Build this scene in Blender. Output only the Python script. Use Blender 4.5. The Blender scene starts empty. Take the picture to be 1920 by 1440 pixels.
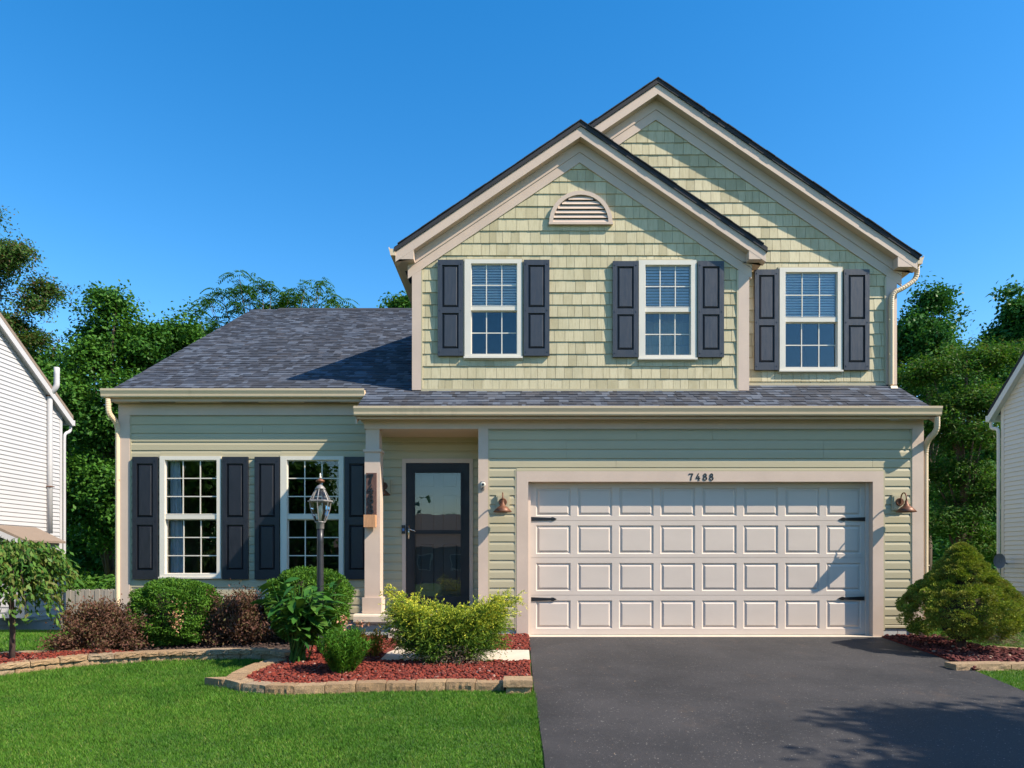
import bpy, math, random
import numpy as np
from mathutils import Vector, Matrix, Quaternion
random.seed(7)
rng = np.random.default_rng(11)
R = math.radians
scene = bpy.context.scene
C = scene.collection

# ------------------------------------------------------------------ camera, sky, sun, exposure
F, VX, HY, CZ = 1330.0, 973.0, 1050.0, 1.09      # focal length and horizon of the photo, eye height
cam_d = bpy.data.cameras.new('camera')
cam = bpy.data.objects.new('camera', cam_d); C.objects.link(cam)
cam.location = (0, 0, CZ); cam.rotation_euler = (R(90), 0, 0)
cam_d.sensor_width = 36; cam_d.lens = 36 * F / 1920
cam_d.shift_x = -(VX - 960) / 1920; cam_d.shift_y = (HY - 720) / 1920
cam_d.clip_end = 2000
scene.camera = cam

TO_SUN = Vector((2.4, -1.0, 2.4)).normalized()
world = bpy.data.worlds.new('World'); scene.world = world; world.use_nodes = True
wn = world.node_tree; bg = wn.nodes['Background']
sky = wn.nodes.new('ShaderNodeTexSky'); sky.sky_type = 'NISHITA'; sky.sun_disc = False
sky.sun_elevation = math.asin(TO_SUN.z)
sky.sun_rotation = math.atan2(TO_SUN.x, TO_SUN.y)
sky.altitude = 200; sky.air_density = 1.1; sky.dust_density = 0.35; sky.ozone_density = 1.5
hs = wn.nodes.new('ShaderNodeHueSaturation'); hs.inputs['Saturation'].default_value = 1.45
wn.links.new(sky.outputs[0], hs.inputs['Color']); wn.links.new(hs.outputs[0], bg.inputs[0])
bg.inputs[1].default_value = 0.14
sun_d = bpy.data.lights.new('sun', 'SUN'); sun_d.energy = 5.0; sun_d.angle = R(0.55); sun_d.color = (1.0, 0.89, 0.74)
sun = bpy.data.objects.new('sun', sun_d); C.objects.link(sun)
sun.rotation_euler = TO_SUN.to_track_quat('Z', 'Y').to_euler()
vs = scene.view_settings
vs.view_transform = 'Standard'; vs.look = 'None'; vs.exposure = 0.82; vs.gamma = 1.0; vs.use_curve_mapping = False

# ------------------------------------------------------------------ measuring helpers
def wx(px, D): return (px - VX) * D / F
def wz(py, D): return CZ + (HY - py) * D / F
SL = 0.055                                        # fall of the front yard
def gz(x, y):
    x = np.asarray(x, float); y = np.asarray(y, float)
    front = -SL * (10.15 - np.maximum(y, -4.0))
    yb = np.clip(y - 10.15, 0, 16)
    left = -0.088 * yb; right = 0.014 * yb
    k = np.clip((x + 6) / 12, 0, 1); k = k * k * (3 - 2 * k)
    return np.where(y < 10.15, front, left * (1 - k) + right * k)
def gzf(x, y): return float(gz(x, y))
def gnd(px, py, h=0.0):
    D = (CZ + SL * 10.15 - h) / ((py - HY) / F + SL)
    return (wx(px, D), D)

# ------------------------------------------------------------------ materials
def srgb(r, g, b):
    f = lambda c: (c / 255 / 12.92) if c / 255 <= .04045 else ((c / 255 + .055) / 1.055) ** 2.4
    return (f(r), f(g), f(b))
def new_mat(name):
    m = bpy.data.materials.new(name); m.use_nodes = True
    nt = m.node_tree; return m, nt, nt.nodes['Principled BSDF']
def N(nt, t, **kw):
    n = nt.nodes.new(t)
    for k, v in kw.items(): setattr(n, k, v)
    return n
def L(nt, a, b): nt.links.new(a, b)
def ramp(nt, stops):
    n = N(nt, 'ShaderNodeValToRGB'); e = n.color_ramp.elements
    while len(e) < len(stops): e.new(0.5)
    for i, (p, c) in enumerate(stops): e[i].position = p; e[i].color = (*c, 1)
    return n
def mix(nt, fac, a, b, blend='MIX'):
    n = N(nt, 'ShaderNodeMix', data_type='RGBA', blend_type=blend)
    for sock, v in ((n.inputs[0], fac), (n.inputs[6], a), (n.inputs[7], b)):
        if hasattr(v, 'is_output') or isinstance(v, bpy.types.NodeSocket): L(nt, v, sock)
        else: sock.default_value = v if isinstance(v, (int, float)) else (*v, 1)
    return n.outputs[2]
def noise(nt, scale, detail=4, rough=0.55, stretch=(1, 1, 1), w=None):
    g = N(nt, 'ShaderNodeNewGeometry'); mp = N(nt, 'ShaderNodeMapping')
    mp.inputs['Scale'].default_value = stretch
    L(nt, g.outputs['Position'], mp.inputs[0])
    n = N(nt, 'ShaderNodeTexNoise'); n.inputs['Scale'].default_value = scale
    n.inputs['Detail'].default_value = detail; n.inputs['Roughness'].default_value = rough
    L(nt, mp.outputs[0], n.inputs['Vector']); return n.outputs[0]
def remap(nt, v, a, b, c=0.0, d=1.0):
    n = N(nt, 'ShaderNodeMapRange'); L(nt, v, n.inputs[0])
    for i, q in enumerate((a, b, c, d)): n.inputs[i + 1].default_value = q
    return n.outputs[0]
def rnd(nt):
    """a random value for each object and each loose piece of a mesh"""
    o = N(nt, 'ShaderNodeObjectInfo'); g = N(nt, 'ShaderNodeNewGeometry')
    a = N(nt, 'ShaderNodeMath', operation='ADD'); L(nt, o.outputs['Random'], a.inputs[0]); L(nt, g.outputs['Random Per Island'], a.inputs[1])
    f = N(nt, 'ShaderNodeMath', operation='FRACT'); L(nt, a.outputs[0], f.inputs[0]); return f.outputs[0]
def bump(nt, p, h, strength=0.2, dist=0.01):
    b = N(nt, 'ShaderNodeBump'); b.inputs['Strength'].default_value = strength; b.inputs['Distance'].default_value = dist
    L(nt, h, b.inputs['Height']); L(nt, b.outputs[0], p.inputs['Normal'])
def vary(col, k): return tuple(min(1, c * k) for c in col)
def paint(name, col, rough=0.55, amt=0.12, scale=3.0, bs=0.08, stretch=(1, 1, 1), fine=60, metal=0.0, dirt=None):
    m, nt, p = new_mat(name)
    a = noise(nt, scale, 6, 0.6, stretch); b = noise(nt, fine, 3, 0.5, stretch)
    c = mix(nt, remap(nt, a, 0.3, 0.7), vary(col, 1 - amt), vary(col, 1 + amt))
    c = mix(nt, remap(nt, b, 0.35, 0.65, 0, 0.35), c, vary(col, 1 - amt * 1.2))
    if dirt:
        d = noise(nt, 1.7, 7, 0.7, (1, 1, 0.35)); c = mix(nt, remap(nt, d, 0.58, 0.75, 0, 0.5), c, dirt)
    L(nt, c, p.inputs['Base Color']); p.inputs['Roughness'].default_value = rough; p.inputs['Metallic'].default_value = metal
    L(nt, remap(nt, a, 0.3, 0.7, rough - 0.08, rough + 0.1), p.inputs['Roughness'])
    bump(nt, p, b, bs, 0.004); return m

M = {}
TRIM = srgb(206, 184, 164)
M['trim'] = paint('beige_trim_paint', srgb(198, 176, 158), 0.6, 0.07, 2.2, 0.15, (1, 1, 1), 90)
M['soffit'] = paint('beige_soffit', srgb(196, 172, 148), 0.6, 0.06, 2)
M['gutter'] = paint('cream_gutter_enamel', srgb(210, 187, 154), 0.38, 0.06, 1.5, 0.03, (0.3, 1, 1), 20, dirt=srgb(150, 135, 110))
M['white'] = paint('white_vinyl', srgb(212, 205, 190), 0.4, 0.03, 3, 0.02)
M['nwhite'] = paint('neighbour_white_vinyl', srgb(180, 178, 178), 0.5, 0.03, 1.5, 0.03)
M['nbeige'] = paint('neighbour_pale_vinyl', srgb(214, 212, 208), 0.5, 0.03, 1.5, 0.03)
M['gdoor'] = paint('garage_door_enamel', srgb(203, 188, 174), 0.45, 0.035, 1.8, 0.1, (1, 1, 3), 120)
M['concrete'] = paint('concrete', srgb(196, 182, 164), 0.9, 0.1, 5, 0.3, (1, 1, 1), 150, dirt=srgb(150, 138, 122))
M['block'] = paint('foundation_block', srgb(176, 176, 174), 0.9, 0.08, 4, 0.3, (1, 1, 1), 100)
M['black'] = paint('black_metal', (0.012, 0.012, 0.014), 0.35, 0.2, 6, 0.05)
M['door_black'] = paint('black_storm_door', (0.008, 0.008, 0.010), 0.55, 0.15, 6, 0.03)
M['shut_up'] = paint('charcoal_shutter_upper', (0.038, 0.043, 0.055), 0.42, 0.14, 4, 0.25, (9, 9, 1.2), 30)  # upper-storey shutters, a paler charcoal than the ground-floor ones
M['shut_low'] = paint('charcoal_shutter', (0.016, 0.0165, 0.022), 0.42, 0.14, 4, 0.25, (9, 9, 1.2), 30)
M['inner_door'] = paint('dark_inner_door', (0.05, 0.052, 0.06), 0.5, 0.1, 4)
M['room'] = paint('room_wall', srgb(58, 54, 50), 0.9, 0.05, 2)
M['curtain'] = paint('curtain_fabric', srgb(206, 214, 226), 0.95, 0.05, 4, 0.1, (6, 6, 1), 50)
M['blind'] = paint('blind_slat', srgb(244, 244, 244), 0.6, 0.02, 4)
M['rust'] = paint('rusty_brown_metal', srgb(112, 72, 50), 0.5, 0.35, 12, 0.15, metal=0.35)
M['plaque'] = paint('dark_stained_wood', srgb(96, 68, 60), 0.75, 0.25, 6, 0.4, (20, 20, 1.5), 40)
M['box_wood'] = paint('raw_cedar', srgb(190, 140, 100), 0.8, 0.3, 7, 0.4, (18, 18, 1.2), 40)
M['nickel'] = paint('nickel', (0.6, 0.57, 0.52), 0.25, 0.05, 4, metal=1.0)
M['post'] = paint('grey_post_paint', srgb(34, 35, 40), 0.42, 0.2, 6, 0.1)
M['pewter'] = paint('pewter_lantern', srgb(132, 128, 126), 0.5, 0.15, 10, metal=0.2)
M['fence'] = paint('grey_fence_wood', srgb(168, 160, 150), 0.9, 0.18, 3, 0.4, (14, 14, 1), 30)
M['bark'] = paint('bark', srgb(92, 76, 62), 0.95, 0.3, 4, 0.8, (6, 6, 1), 25)
M['darkbark'] = paint('dark_bark', srgb(72, 54, 48), 0.95, 0.3, 4, 0.6, (6, 6, 2), 25)
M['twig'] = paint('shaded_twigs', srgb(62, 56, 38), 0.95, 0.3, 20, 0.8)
M['nroof'] = paint('brown_shingle', srgb(128, 112, 98), 0.9, 0.15, 6, 0.4, (1, 6, 1), 40)
M['brick'] = paint('brick_far', srgb(140, 100, 86), 0.9, 0.15, 5)
M['dish'] = paint('grey_dish', srgb(120, 126, 134), 0.6, 0.05, 4)
M['bulb'] = paint('frosted_bulb', srgb(226, 220, 205), 0.2, 0.02, 5)
M['screen_blue'] = paint('doorbell_blue', srgb(60, 110, 170), 0.3, 0.02, 5)

def siding_mat():
    m, nt, p = new_mat('sage_siding')
    col = srgb(178, 167, 136)
    a = noise(nt, 1.3, 6, 0.6, (0.4, 1, 1)); b = noise(nt, 45, 3, 0.5, (0.15, 1, 1.5))
    c = mix(nt, remap(nt, a, 0.3, 0.7), vary(col, 0.93), vary(col, 1.05))
    c = mix(nt, remap(nt, rnd(nt), 0, 1, 0, 0.35), c, vary(col, 0.92))
    c = mix(nt, remap(nt, b, 0.4, 0.7, 0, 0.25), c, vary(col, 0.88))
    L(nt, c, p.inputs['Base Color']); p.inputs['Roughness'].default_value = 0.5; bump(nt, p, b, 0.08, 0.003); return m
def shake_mat():
    m, nt, p = new_mat('sage_shake')
    r = rnd(nt)
    rp = ramp(nt, [(0.0, srgb(164, 153, 118)), (0.3, srgb(186, 174, 138)), (0.65, srgb(197, 185, 150)), (1.0, srgb(178, 168, 134))])
    L(nt, r, rp.inputs[0])
    a = noise(nt, 9, 5, 0.6, (6, 6, 0.6)); b = noise(nt, 3, 4, 0.6, (2.5, 1, 1))
    c = mix(nt, remap(nt, a, 0.45, 0.75, 0, 0.6), rp.outputs[0], srgb(158, 146, 108))
    c = mix(nt, remap(nt, b, 0.5, 0.75, 0, 0.5), c, srgb(202, 192, 158))
    L(nt, c, p.inputs['Base Color']); p.inputs['Roughness'].default_value = 0.62; bump(nt, p, a, 0.25, 0.005); return m
def shingle_mat():
    m, nt, p = new_mat('slate_grey_asphalt_shingle')
    rp = ramp(nt, [(0.0, srgb(38, 42, 51)), (0.35, srgb(50, 57, 69)), (0.6, srgb(63, 71, 85)), (0.82, srgb(92, 102, 117)), (1.0, srgb(58, 57, 62))])
    L(nt, rnd(nt), rp.inputs[0])
    g = noise(nt, 180, 2, 0.7); b = noise(nt, 2.2, 5, 0.6)
    c = mix(nt, remap(nt, g, 0.3, 0.7, 0, 0.55), rp.outputs[0], srgb(40, 42, 48))
    c = mix(nt, remap(nt, b, 0.4, 0.7, 0, 0.3), c, srgb(70, 68, 70))
    L(nt, c, p.inputs['Base Color']); p.inputs['Roughness'].default_value = 0.92; bump(nt, p, g, 0.5, 0.004); return m
def glass_mat(name, ior=1.75, tint=(0.80, 0.84, 0.84), rough=0.0, wob=0.0):
    m = bpy.data.materials.new(name); m.use_nodes = True; nt = m.node_tree; nt.nodes.clear()
    out = N(nt, 'ShaderNodeOutputMaterial'); mx = N(nt, 'ShaderNodeMixShader'); fr = N(nt, 'ShaderNodeFresnel')
    fr.inputs[0].default_value = ior
    t = N(nt, 'ShaderNodeBsdfTransparent'); t.inputs[0].default_value = (*tint, 1)
    g = N(nt, 'ShaderNodeBsdfGlossy'); g.inputs['Roughness'].default_value = rough
    if wob:
        nz = noise(nt, 2.2, 2, 0.5); b = N(nt, 'ShaderNodeBump'); b.inputs['Strength'].default_value = wob; b.inputs['Distance'].default_value = 0.02
        L(nt, nz, b.inputs['Height']); L(nt, b.outputs[0], g.inputs['Normal'])
    L(nt, fr.outputs[0], mx.inputs[0]); L(nt, t.outputs[0], mx.inputs[1]); L(nt, g.outputs[0], mx.inputs[2]); L(nt, mx.outputs[0], out.inputs[0]); return m
def leaf_mat(name, stops, transl=0.35, gloss=0.45, patch=None, patch_scale=1.2, attr=None, patch2=None):
    m = bpy.data.materials.new(name); m.use_nodes = True; nt = m.node_tree; p = nt.nodes['Principled BSDF']; out = nt.nodes['Material Output']
    g = N(nt, 'ShaderNodeNewGeometry'); o = N(nt, 'ShaderNodeObjectInfo')
    rp = ramp(nt, stops)
    if attr:
        at = N(nt, 'ShaderNodeAttribute', attribute_name=attr)
        v = N(nt, 'ShaderNodeMath', operation='MULTIPLY_ADD'); L(nt, g.outputs['Random Per Island'], v.inputs[0]); v.inputs[1].default_value = 0.35; L(nt, at.outputs['Fac'], v.inputs[2]); L(nt, v.outputs[0], rp.inputs[0])
    else: L(nt, rnd(nt), rp.inputs[0])
    c = rp.outputs[0]
    if patch: c = mix(nt, remap(nt, noise(nt, patch_scale, 4, 0.65), 0.45, 0.68, 0, 0.75), c, patch)
    if patch2: c = mix(nt, remap(nt, noise(nt, patch_scale * 2.3, 5, 0.7, (1, 1.6, 1)), 0.54, 0.72, 0, 0.6), c, patch2)
    L(nt, c, p.inputs['Base Color']); p.inputs['Roughness'].default_value = gloss; p.inputs['Specular IOR Level'].default_value = 0.12
    t = N(nt, 'ShaderNodeBsdfTranslucent'); tc = mix(nt, 1.0, c, (1.0, 1.0, 0.45), 'MULTIPLY'); L(nt, tc, t.inputs[0])
    mx = N(nt, 'ShaderNodeMixShader'); mx.inputs[0].default_value = transl
    L(nt, p.outputs[0], mx.inputs[1]); L(nt, t.outputs[0], mx.inputs[2]); L(nt, mx.outputs[0], out.inputs[0]); return m
def stone_mat():
    m, nt, p = new_mat('tan_wall_stone')
    rp = ramp(nt, [(0.0, srgb(156, 126, 92)), (0.5, srgb(172, 143, 107)), (1.0, srgb(162, 141, 114))]); L(nt, rnd(nt), rp.inputs[0])
    a = noise(nt, 14, 6, 0.7); b = noise(nt, 90, 4, 0.7)
    c = mix(nt, remap(nt, a, 0.45, 0.7, 0, 0.6), rp.outputs[0], srgb(112, 90, 68))
    c = mix(nt, remap(nt, b, 0.5, 0.7, 0, 0.6), c, srgb(104, 86, 68))
    L(nt, c, p.inputs['Base Color']); p.inputs['Roughness'].default_value = 0.95; bump(nt, p, b, 0.9, 0.015); return m
def rock_mat(name, stops):
    m, nt, p = new_mat(name); rp = ramp(nt, stops); L(nt, rnd(nt), rp.inputs[0])
    b = noise(nt, 120, 3, 0.7); c = mix(nt, remap(nt, b, 0.45, 0.7, 0, 0.5), rp.outputs[0], vary(stops[0][1], 0.6))
    L(nt, c, p.inputs['Base Color']); p.inputs['Roughness'].default_value = 0.9; bump(nt, p, b, 0.7, 0.01); return m
def asphalt_mat():
    m, nt, p = new_mat('driveway_asphalt')
    a = noise(nt, 0.9, 6, 0.65); b = noise(nt, 160, 3, 0.7); s = noise(nt, 2.6, 6, 0.7, (1, 0.5, 1)); f = noise(nt, 60, 2, 0.5)
    c = mix(nt, remap(nt, a, 0.35, 0.65), (0.0135, 0.013, 0.0145), (0.034, 0.031, 0.032))
    c = mix(nt, remap(nt, s, 0.60, 0.72, 0, 0.35), c, (0.085, 0.055, 0.036))
    c = mix(nt, remap(nt, b, 0.56, 0.68, 0, 0.7), c, (0.085, 0.08, 0.078))
    c = mix(nt, remap(nt, f, 0.68, 0.72, 0, 0.9), c, (0.26, 0.24, 0.22))
    L(nt, c, p.inputs['Base Color']); L(nt, remap(nt, a, 0.3, 0.7, 0.62, 0.85), p.inputs['Roughness']); bump(nt, p, b, 0.5, 0.006); return m
def lawn_mat():
    m, nt, p = new_mat('lawn_soil_and_thatch')
    a = noise(nt, 0.5, 5, 0.6); b = noise(nt, 40, 4, 0.7)
    c = mix(nt, remap(nt, a, 0.35, 0.65), (0.045, 0.115, 0.015), (0.07, 0.15, 0.022))
    c = mix(nt, remap(nt, b, 0.4, 0.7), c, (0.028, 0.075, 0.010))
    L(nt, c, p.inputs['Base Color']); p.inputs['Roughness'].default_value = 0.95; bump(nt, p, b, 0.8, 0.02); return m
def grass_mat():
    m = leaf_mat('grass_blades', [(0.0, (0.058, 0.155, 0.016)), (0.45, (0.088, 0.220, 0.023)), (0.85, (0.130, 0.270, 0.032)), (1.0, (0.25, 0.27, 0.08))], 0.35, 0.5, (0.040, 0.130, 0.016), 1.6, patch2=(0.150, 0.215, 0.040))
    return m
M['siding'] = siding_mat(); M['shake'] = shake_mat(); M['shingle'] = shingle_mat()
M['shingle_edge'] = paint('dark_shingle_edge', (0.028, 0.029, 0.036), 0.9, 0.3, 8, 0.5)
M['glass'] = glass_mat('window_glass', 1.7, (0.96, 0.97, 0.97), wob=0.05); M['lglass'] = glass_mat('lantern_glass', 1.5, (0.92, 0.93, 0.9), 0.05)
M['stone'] = stone_mat(); M['asphalt'] = asphalt_mat(); M['lawn'] = lawn_mat(); M['grass'] = grass_mat()
M['lava'] = rock_mat('red_lava_rock', [(0.0, srgb(86, 26, 15)), (0.35, srgb(120, 40, 22)), (0.6, srgb(134, 50, 28)), (0.8, srgb(98, 34, 26)), (0.96, srgb(130, 66, 50)), (1.0, srgb(176, 144, 128))])
M['chips'] = rock_mat('dark_red_chips', [(0.0, srgb(70, 22, 20)), (0.5, srgb(92, 34, 30)), (0.94, srgb(108, 50, 46)), (1.0, srgb(176, 150, 130))])
M['mulch_soil'] = paint('red_brown_soil', srgb(98, 34, 26), 0.95, 0.3, 20, 0.8)
M['dark_soil'] = paint('dark_soil', srgb(64, 48, 40), 0.95, 0.3, 20, 0.8)
LF = lambda *c: [(i / (len(c) - 1), q) for i, q in enumerate(c)]
M['maple'] = leaf_mat('maple_leaves', LF((0.030, 0.093, 0.015), (0.054, 0.158, 0.019), (0.090, 0.210, 0.027), (0.075, 0.180, 0.030)), 0.3, 0.45, (0.033, 0.108, 0.021), 0.5)
M['maple2'] = leaf_mat('deep_green_leaves', LF((0.025, 0.093, 0.023), (0.041, 0.137, 0.029), (0.064, 0.177, 0.032)), 0.3, 0.45)
M['locust'] = leaf_mat('locust_leaves', LF((0.041, 0.115, 0.016), (0.065, 0.169, 0.022), (0.101, 0.203, 0.027), (0.074, 0.169, 0.027)), 0.35, 0.55)
M['locust_brown'] = leaf_mat('locust_with_seed_pods', LF((0.040, 0.110, 0.022), (0.065, 0.140, 0.028), (0.090, 0.150, 0.035), (0.15, 0.085, 0.06)), 0.35, 0.6)
M['locust_r'] = leaf_mat('feathery_locust_leaves', LF((0.039, 0.112, 0.018), (0.063, 0.173, 0.024), (0.102, 0.217, 0.030), (0.128, 0.128, 0.053)), 0.35, 0.6, (0.033, 0.090, 0.021), 0.9)
M['sumac'] = leaf_mat('pinnate_leaves', LF((0.027, 0.101, 0.016), (0.054, 0.162, 0.019), (0.115, 0.216, 0.024)), 0.35, 0.45)
M['box'] = leaf_mat('boxwood_leaves', LF((0.035, 0.106, 0.013), (0.060, 0.156, 0.018), (0.106, 0.213, 0.022), (0.062, 0.163, 0.019)), 0.25, 0.5)
M['barb'] = leaf_mat('barberry_leaves', LF((0.080, 0.048, 0.028), (0.130, 0.066, 0.046), (0.175, 0.080, 0.060), (0.100, 0.105, 0.036)), 0.25, 0.55)
M['peony'] = leaf_mat('broad_glossy_leaf', LF((0.021, 0.081, 0.018), (0.034, 0.117, 0.021), (0.055, 0.150, 0.023), (0.098, 0.176, 0.036)), 0.2, 0.32)
M['phlox'] = leaf_mat('narrow_leaf', LF((0.044, 0.131, 0.015), (0.075, 0.194, 0.022), (0.106, 0.225, 0.031)), 0.35, 0.5)
M['lily_y'] = leaf_mat('yellowing_lily', LF((0.07, 0.14, 0.02), (0.30, 0.22, 0.03), (0.42, 0.26, 0.04)), 0.3, 0.5)
M['petal'] = leaf_mat('lily_petals', LF((0.55, 0.30, 0.20), (0.62, 0.42, 0.30), (0.45, 0.12, 0.06)), 0.3, 0.5)
M['juni'] = leaf_mat('golden_juniper', [(0.0, (0.036, 0.101, 0.021)), (0.45, (0.110, 0.213, 0.029)), (0.85, (0.444, 0.484, 0.048)), (1.0, (0.727, 0.667, 0.081))], 0.25, 0.6, attr='tip')
M['spruce'] = leaf_mat('dwarf_spruce_needles', [(0.0, (0.105, 0.150, 0.022)), (0.4, (0.205, 0.275, 0.032)), (0.8, (0.340, 0.410, 0.050)), (1.0, (0.40, 0.40, 0.085))], 0.15, 0.6, (0.230, 0.200, 0.050), 7.0)
M['weep'] = leaf_mat('weeping_cherry_leaves', LF((0.045, 0.120, 0.026), (0.075, 0.172, 0.030), (0.120, 0.209, 0.038), (0.164, 0.143, 0.045)), 0.3, 0.42)
M['dry'] = leaf_mat('dead_twigs', LF((0.20, 0.14, 0.10), (0.32, 0.24, 0.18)), 0.1, 0.8)
M['coral'] = leaf_mat('dead_orange_leaves', LF((0.45, 0.22, 0.12), (0.60, 0.36, 0.22)), 0.3, 0.6)

# ------------------------------------------------------------------ mesh building
class MB:
    def __init__(s): s.v = []; s.f = []
    def add(s, vs, fs):
        b = len(s.v); s.v += [tuple(q) for q in vs]; s.f += [tuple(i + b for i in f) for f in fs]; return s
    def box(s, x0, x1, y0, y1, z0, z1):
        return s.add([(x0, y0, z0), (x1, y0, z0), (x1, y1, z0), (x0, y1, z0), (x0, y0, z1), (x1, y0, z1), (x1, y1, z1), (x0, y1, z1)],
                     [(0, 3, 2, 1), (4, 5, 6, 7), (0, 1, 5, 4), (1, 2, 6, 5), (2, 3, 7, 6), (3, 0, 4, 7)])
    def prism(s, poly, y0, y1):                   # poly in (x, z), counter-clockwise seen from the front (-y)
        n = len(poly)
        s.add([(x, y0, z) for x, z in poly] + [(x, y1, z) for x, z in poly],
              [tuple(range(n)), tuple(range(2 * n - 1, n - 1, -1))] + [((i + 1) % n, i, n + i, n + (i + 1) % n) for i in range(n)]); return s
    def prism_x(s, poly, x0, x1):                 # poly in (y, z), extruded along x
        n = len(poly)
        s.add([(x0, y, z) for y, z in poly] + [(x1, y, z) for y, z in poly],
              [tuple(range(n)), tuple(range(2 * n - 1, n - 1, -1))] + [((i + 1) % n, i, n + i, n + (i + 1) % n) for i in range(n)]); return s
    def prism_z(s, poly, z0, z1):
        n = len(poly)
        s.add([(x, y, z0) for x, y in poly] + [(x, y, z1) for x, y in poly],
              [tuple(range(n - 1, -1, -1)), tuple(range(n, 2 * n))] + [(i, (i + 1) % n, n + (i + 1) % n, n + i) for i in range(n)]); return s
    def tube(s, pts, rad, n=8, flat=1.0):
        pts = [Vector(p) for p in pts]
        if not hasattr(rad, '__len__'): rad = [rad] * len(pts)
        rings = []; up = Vector((0, 0, 1)); prev = None
        for i, p in enumerate(pts):
            t = (pts[min(i + 1, len(pts) - 1)] - pts[max(i - 1, 0)]).normalized()
            a = prev if prev is not None else (t.cross(up) if abs(t.z) < 0.95 else t.cross(Vector((1, 0, 0))))
            a = (a - t * a.dot(t)).normalized(); prev = a; b = t.cross(a)
            rings.append([p + (a * math.cos(k / n * 2 * math.pi) + b * flat * math.sin(k / n * 2 * math.pi)) * rad[i] for k in range(n)])
        fs = []
        for i in range(len(pts) - 1):
            for k in range(n): fs.append((i * n + k, i * n + (k + 1) % n, (i + 1) * n + (k + 1) % n, (i + 1) * n + k))
        fs.append(tuple(range(n - 1, -1, -1))); fs.append(tuple((len(pts) - 1) * n + k for k in range(n)))
        return s.add([q for r in rings for q in r], fs)
    def lathe(s, prof, cx, cy, n=16, axis='z'):
        vs = []; fs = []
        for r, z in prof:
            for k in range(n):
                a = 2 * math.pi * k / n
                vs.append((cx + r * math.cos(a), cy + r * math.sin(a), z))
        m = len(prof)
        for i in range(m - 1):
            for k in range(n): fs.append((i * n + k, i * n + (k + 1) % n, (i + 1) * n + (k + 1) % n, (i + 1) * n + k))
        fs.append(tuple(range(n - 1, -1, -1))); fs.append(tuple((m - 1) * n + k for k in range(n)))
        return s.add(vs, fs)
    def build(s, name, mat, parent=None, smooth=False, origin=None):
        off = origin if origin is not None else (ORG.get(parent.name, (0, 0, 0)) if parent else (0, 0, 0))
        me = bpy.data.meshes.new(name)
        me.from_pydata([(x - off[0], y - off[1], z - off[2]) for x, y, z in s.v], [], s.f)
        me.materials.append(M[mat] if isinstance(mat, str) else mat)
        if smooth: me.polygons.foreach_set('use_smooth', [True] * len(me.polygons))
        return link(name, me, parent, off if parent is None else None)
ORG = {}
def link(name, me, parent=None, loc=None):
    o = bpy.data.objects.new(name, me); C.objects.link(o)
    if parent is not None: o.parent = parent; ORG[o.name] = ORG.get(parent.name, (0, 0, 0))
    else: ORG[o.name] = tuple(loc) if loc else (0, 0, 0)
    if loc: o.location = loc
    return o
def thing(name, label, cat, loc=(0, 0, 0), group=None):
    o = bpy.data.objects.new(name, None); C.objects.link(o); o.empty_display_size = 0.2
    o.location = loc; ORG[o.name] = tuple(loc); return tag(o, label, cat, group)
def tag(o, label=None, cat=None, group=None, kind=None):
    if label: o['label'] = label
    if cat: o['category'] = cat
    if group: o['group'] = group
    if kind: o['kind'] = kind
    return o
def np_obj(name, verts, faces, mat, parent=None, smooth=False, attr=None, loc=None):
    """mesh from arrays; faces (n, k)"""
    off = ORG.get(parent.name, (0, 0, 0)) if parent is not None else (loc or (0, 0, 0))
    verts = np.asarray(verts, np.float32) - np.asarray(off, np.float32); faces = np.asarray(faces, np.int32)
    me = bpy.data.meshes.new(name); k = faces.shape[1]
    me.vertices.add(len(verts)); me.vertices.foreach_set('co', verts.ravel())
    me.loops.add(faces.size); me.loops.foreach_set('vertex_index', faces.ravel())
    me.polygons.add(len(faces)); me.polygons.foreach_set('loop_start', np.arange(0, faces.size, k, dtype=np.int32))
    if smooth: me.polygons.foreach_set('use_smooth', np.ones(len(faces), bool))
    if attr is not None:
        a = me.attributes.new('tip', 'FLOAT', 'POINT'); a.data.foreach_set('value', np.asarray(attr, np.float32))
    me.update(calc_edges=True); me.materials.append(M[mat]); me.validate()
    return link(name, me, parent, off if parent is None else None)
def inst(name, me, parent, loc, rot=(0, 0, 0), scl=(1, 1, 1)):
    """one more object sharing a mesh; loc in world axes"""
    o = bpy.data.objects.new(name, me); C.objects.link(o); off = ORG.get(parent.name, (0, 0, 0)) if parent else (0, 0, 0)
    o.parent = parent; o.location = (loc[0] - off[0], loc[1] - off[1], loc[2] - off[2]); o.rotation_euler = rot; o.scale = scl; return o
def mesh_of(mb, name, mat, smooth=False):
    me = bpy.data.meshes.new(name); me.from_pydata(mb.v, [], mb.f); me.materials.append(M[mat])
    if smooth: me.polygons.foreach_set('use_smooth', [True] * len(me.polygons))
    return me
def clip(poly, a, b, c):
    """keep the side a*x + b*z <= c"""
    out = []
    for i, p in enumerate(poly):
        q = poly[(i + 1) % len(poly)]; dp = a * p[0] + b * p[1] - c; dq = a * q[0] + b * q[1] - c
        if dp <= 0: out.append(p)
        if (dp < 0 < dq) or (dq < 0 < dp):
            t = dp / (dp - dq); out.append((p[0] + t * (q[0] - p[0]), p[1] + t * (q[1] - p[1])))
    return out
def in_poly(x, y, poly):
    x = np.asarray(x); y = np.asarray(y); c = np.zeros(x.shape, bool); n = len(poly)
    for i in range(n):
        x0, y0 = poly[i]; x1, y1 = poly[(i + 1) % n]
        k = ((y0 > y) != (y1 > y)) & (x < (x1 - x0) * (y - y0) / ((y1 - y0) if y1 != y0 else 1e-9) + x0); c ^= k
    return c

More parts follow.
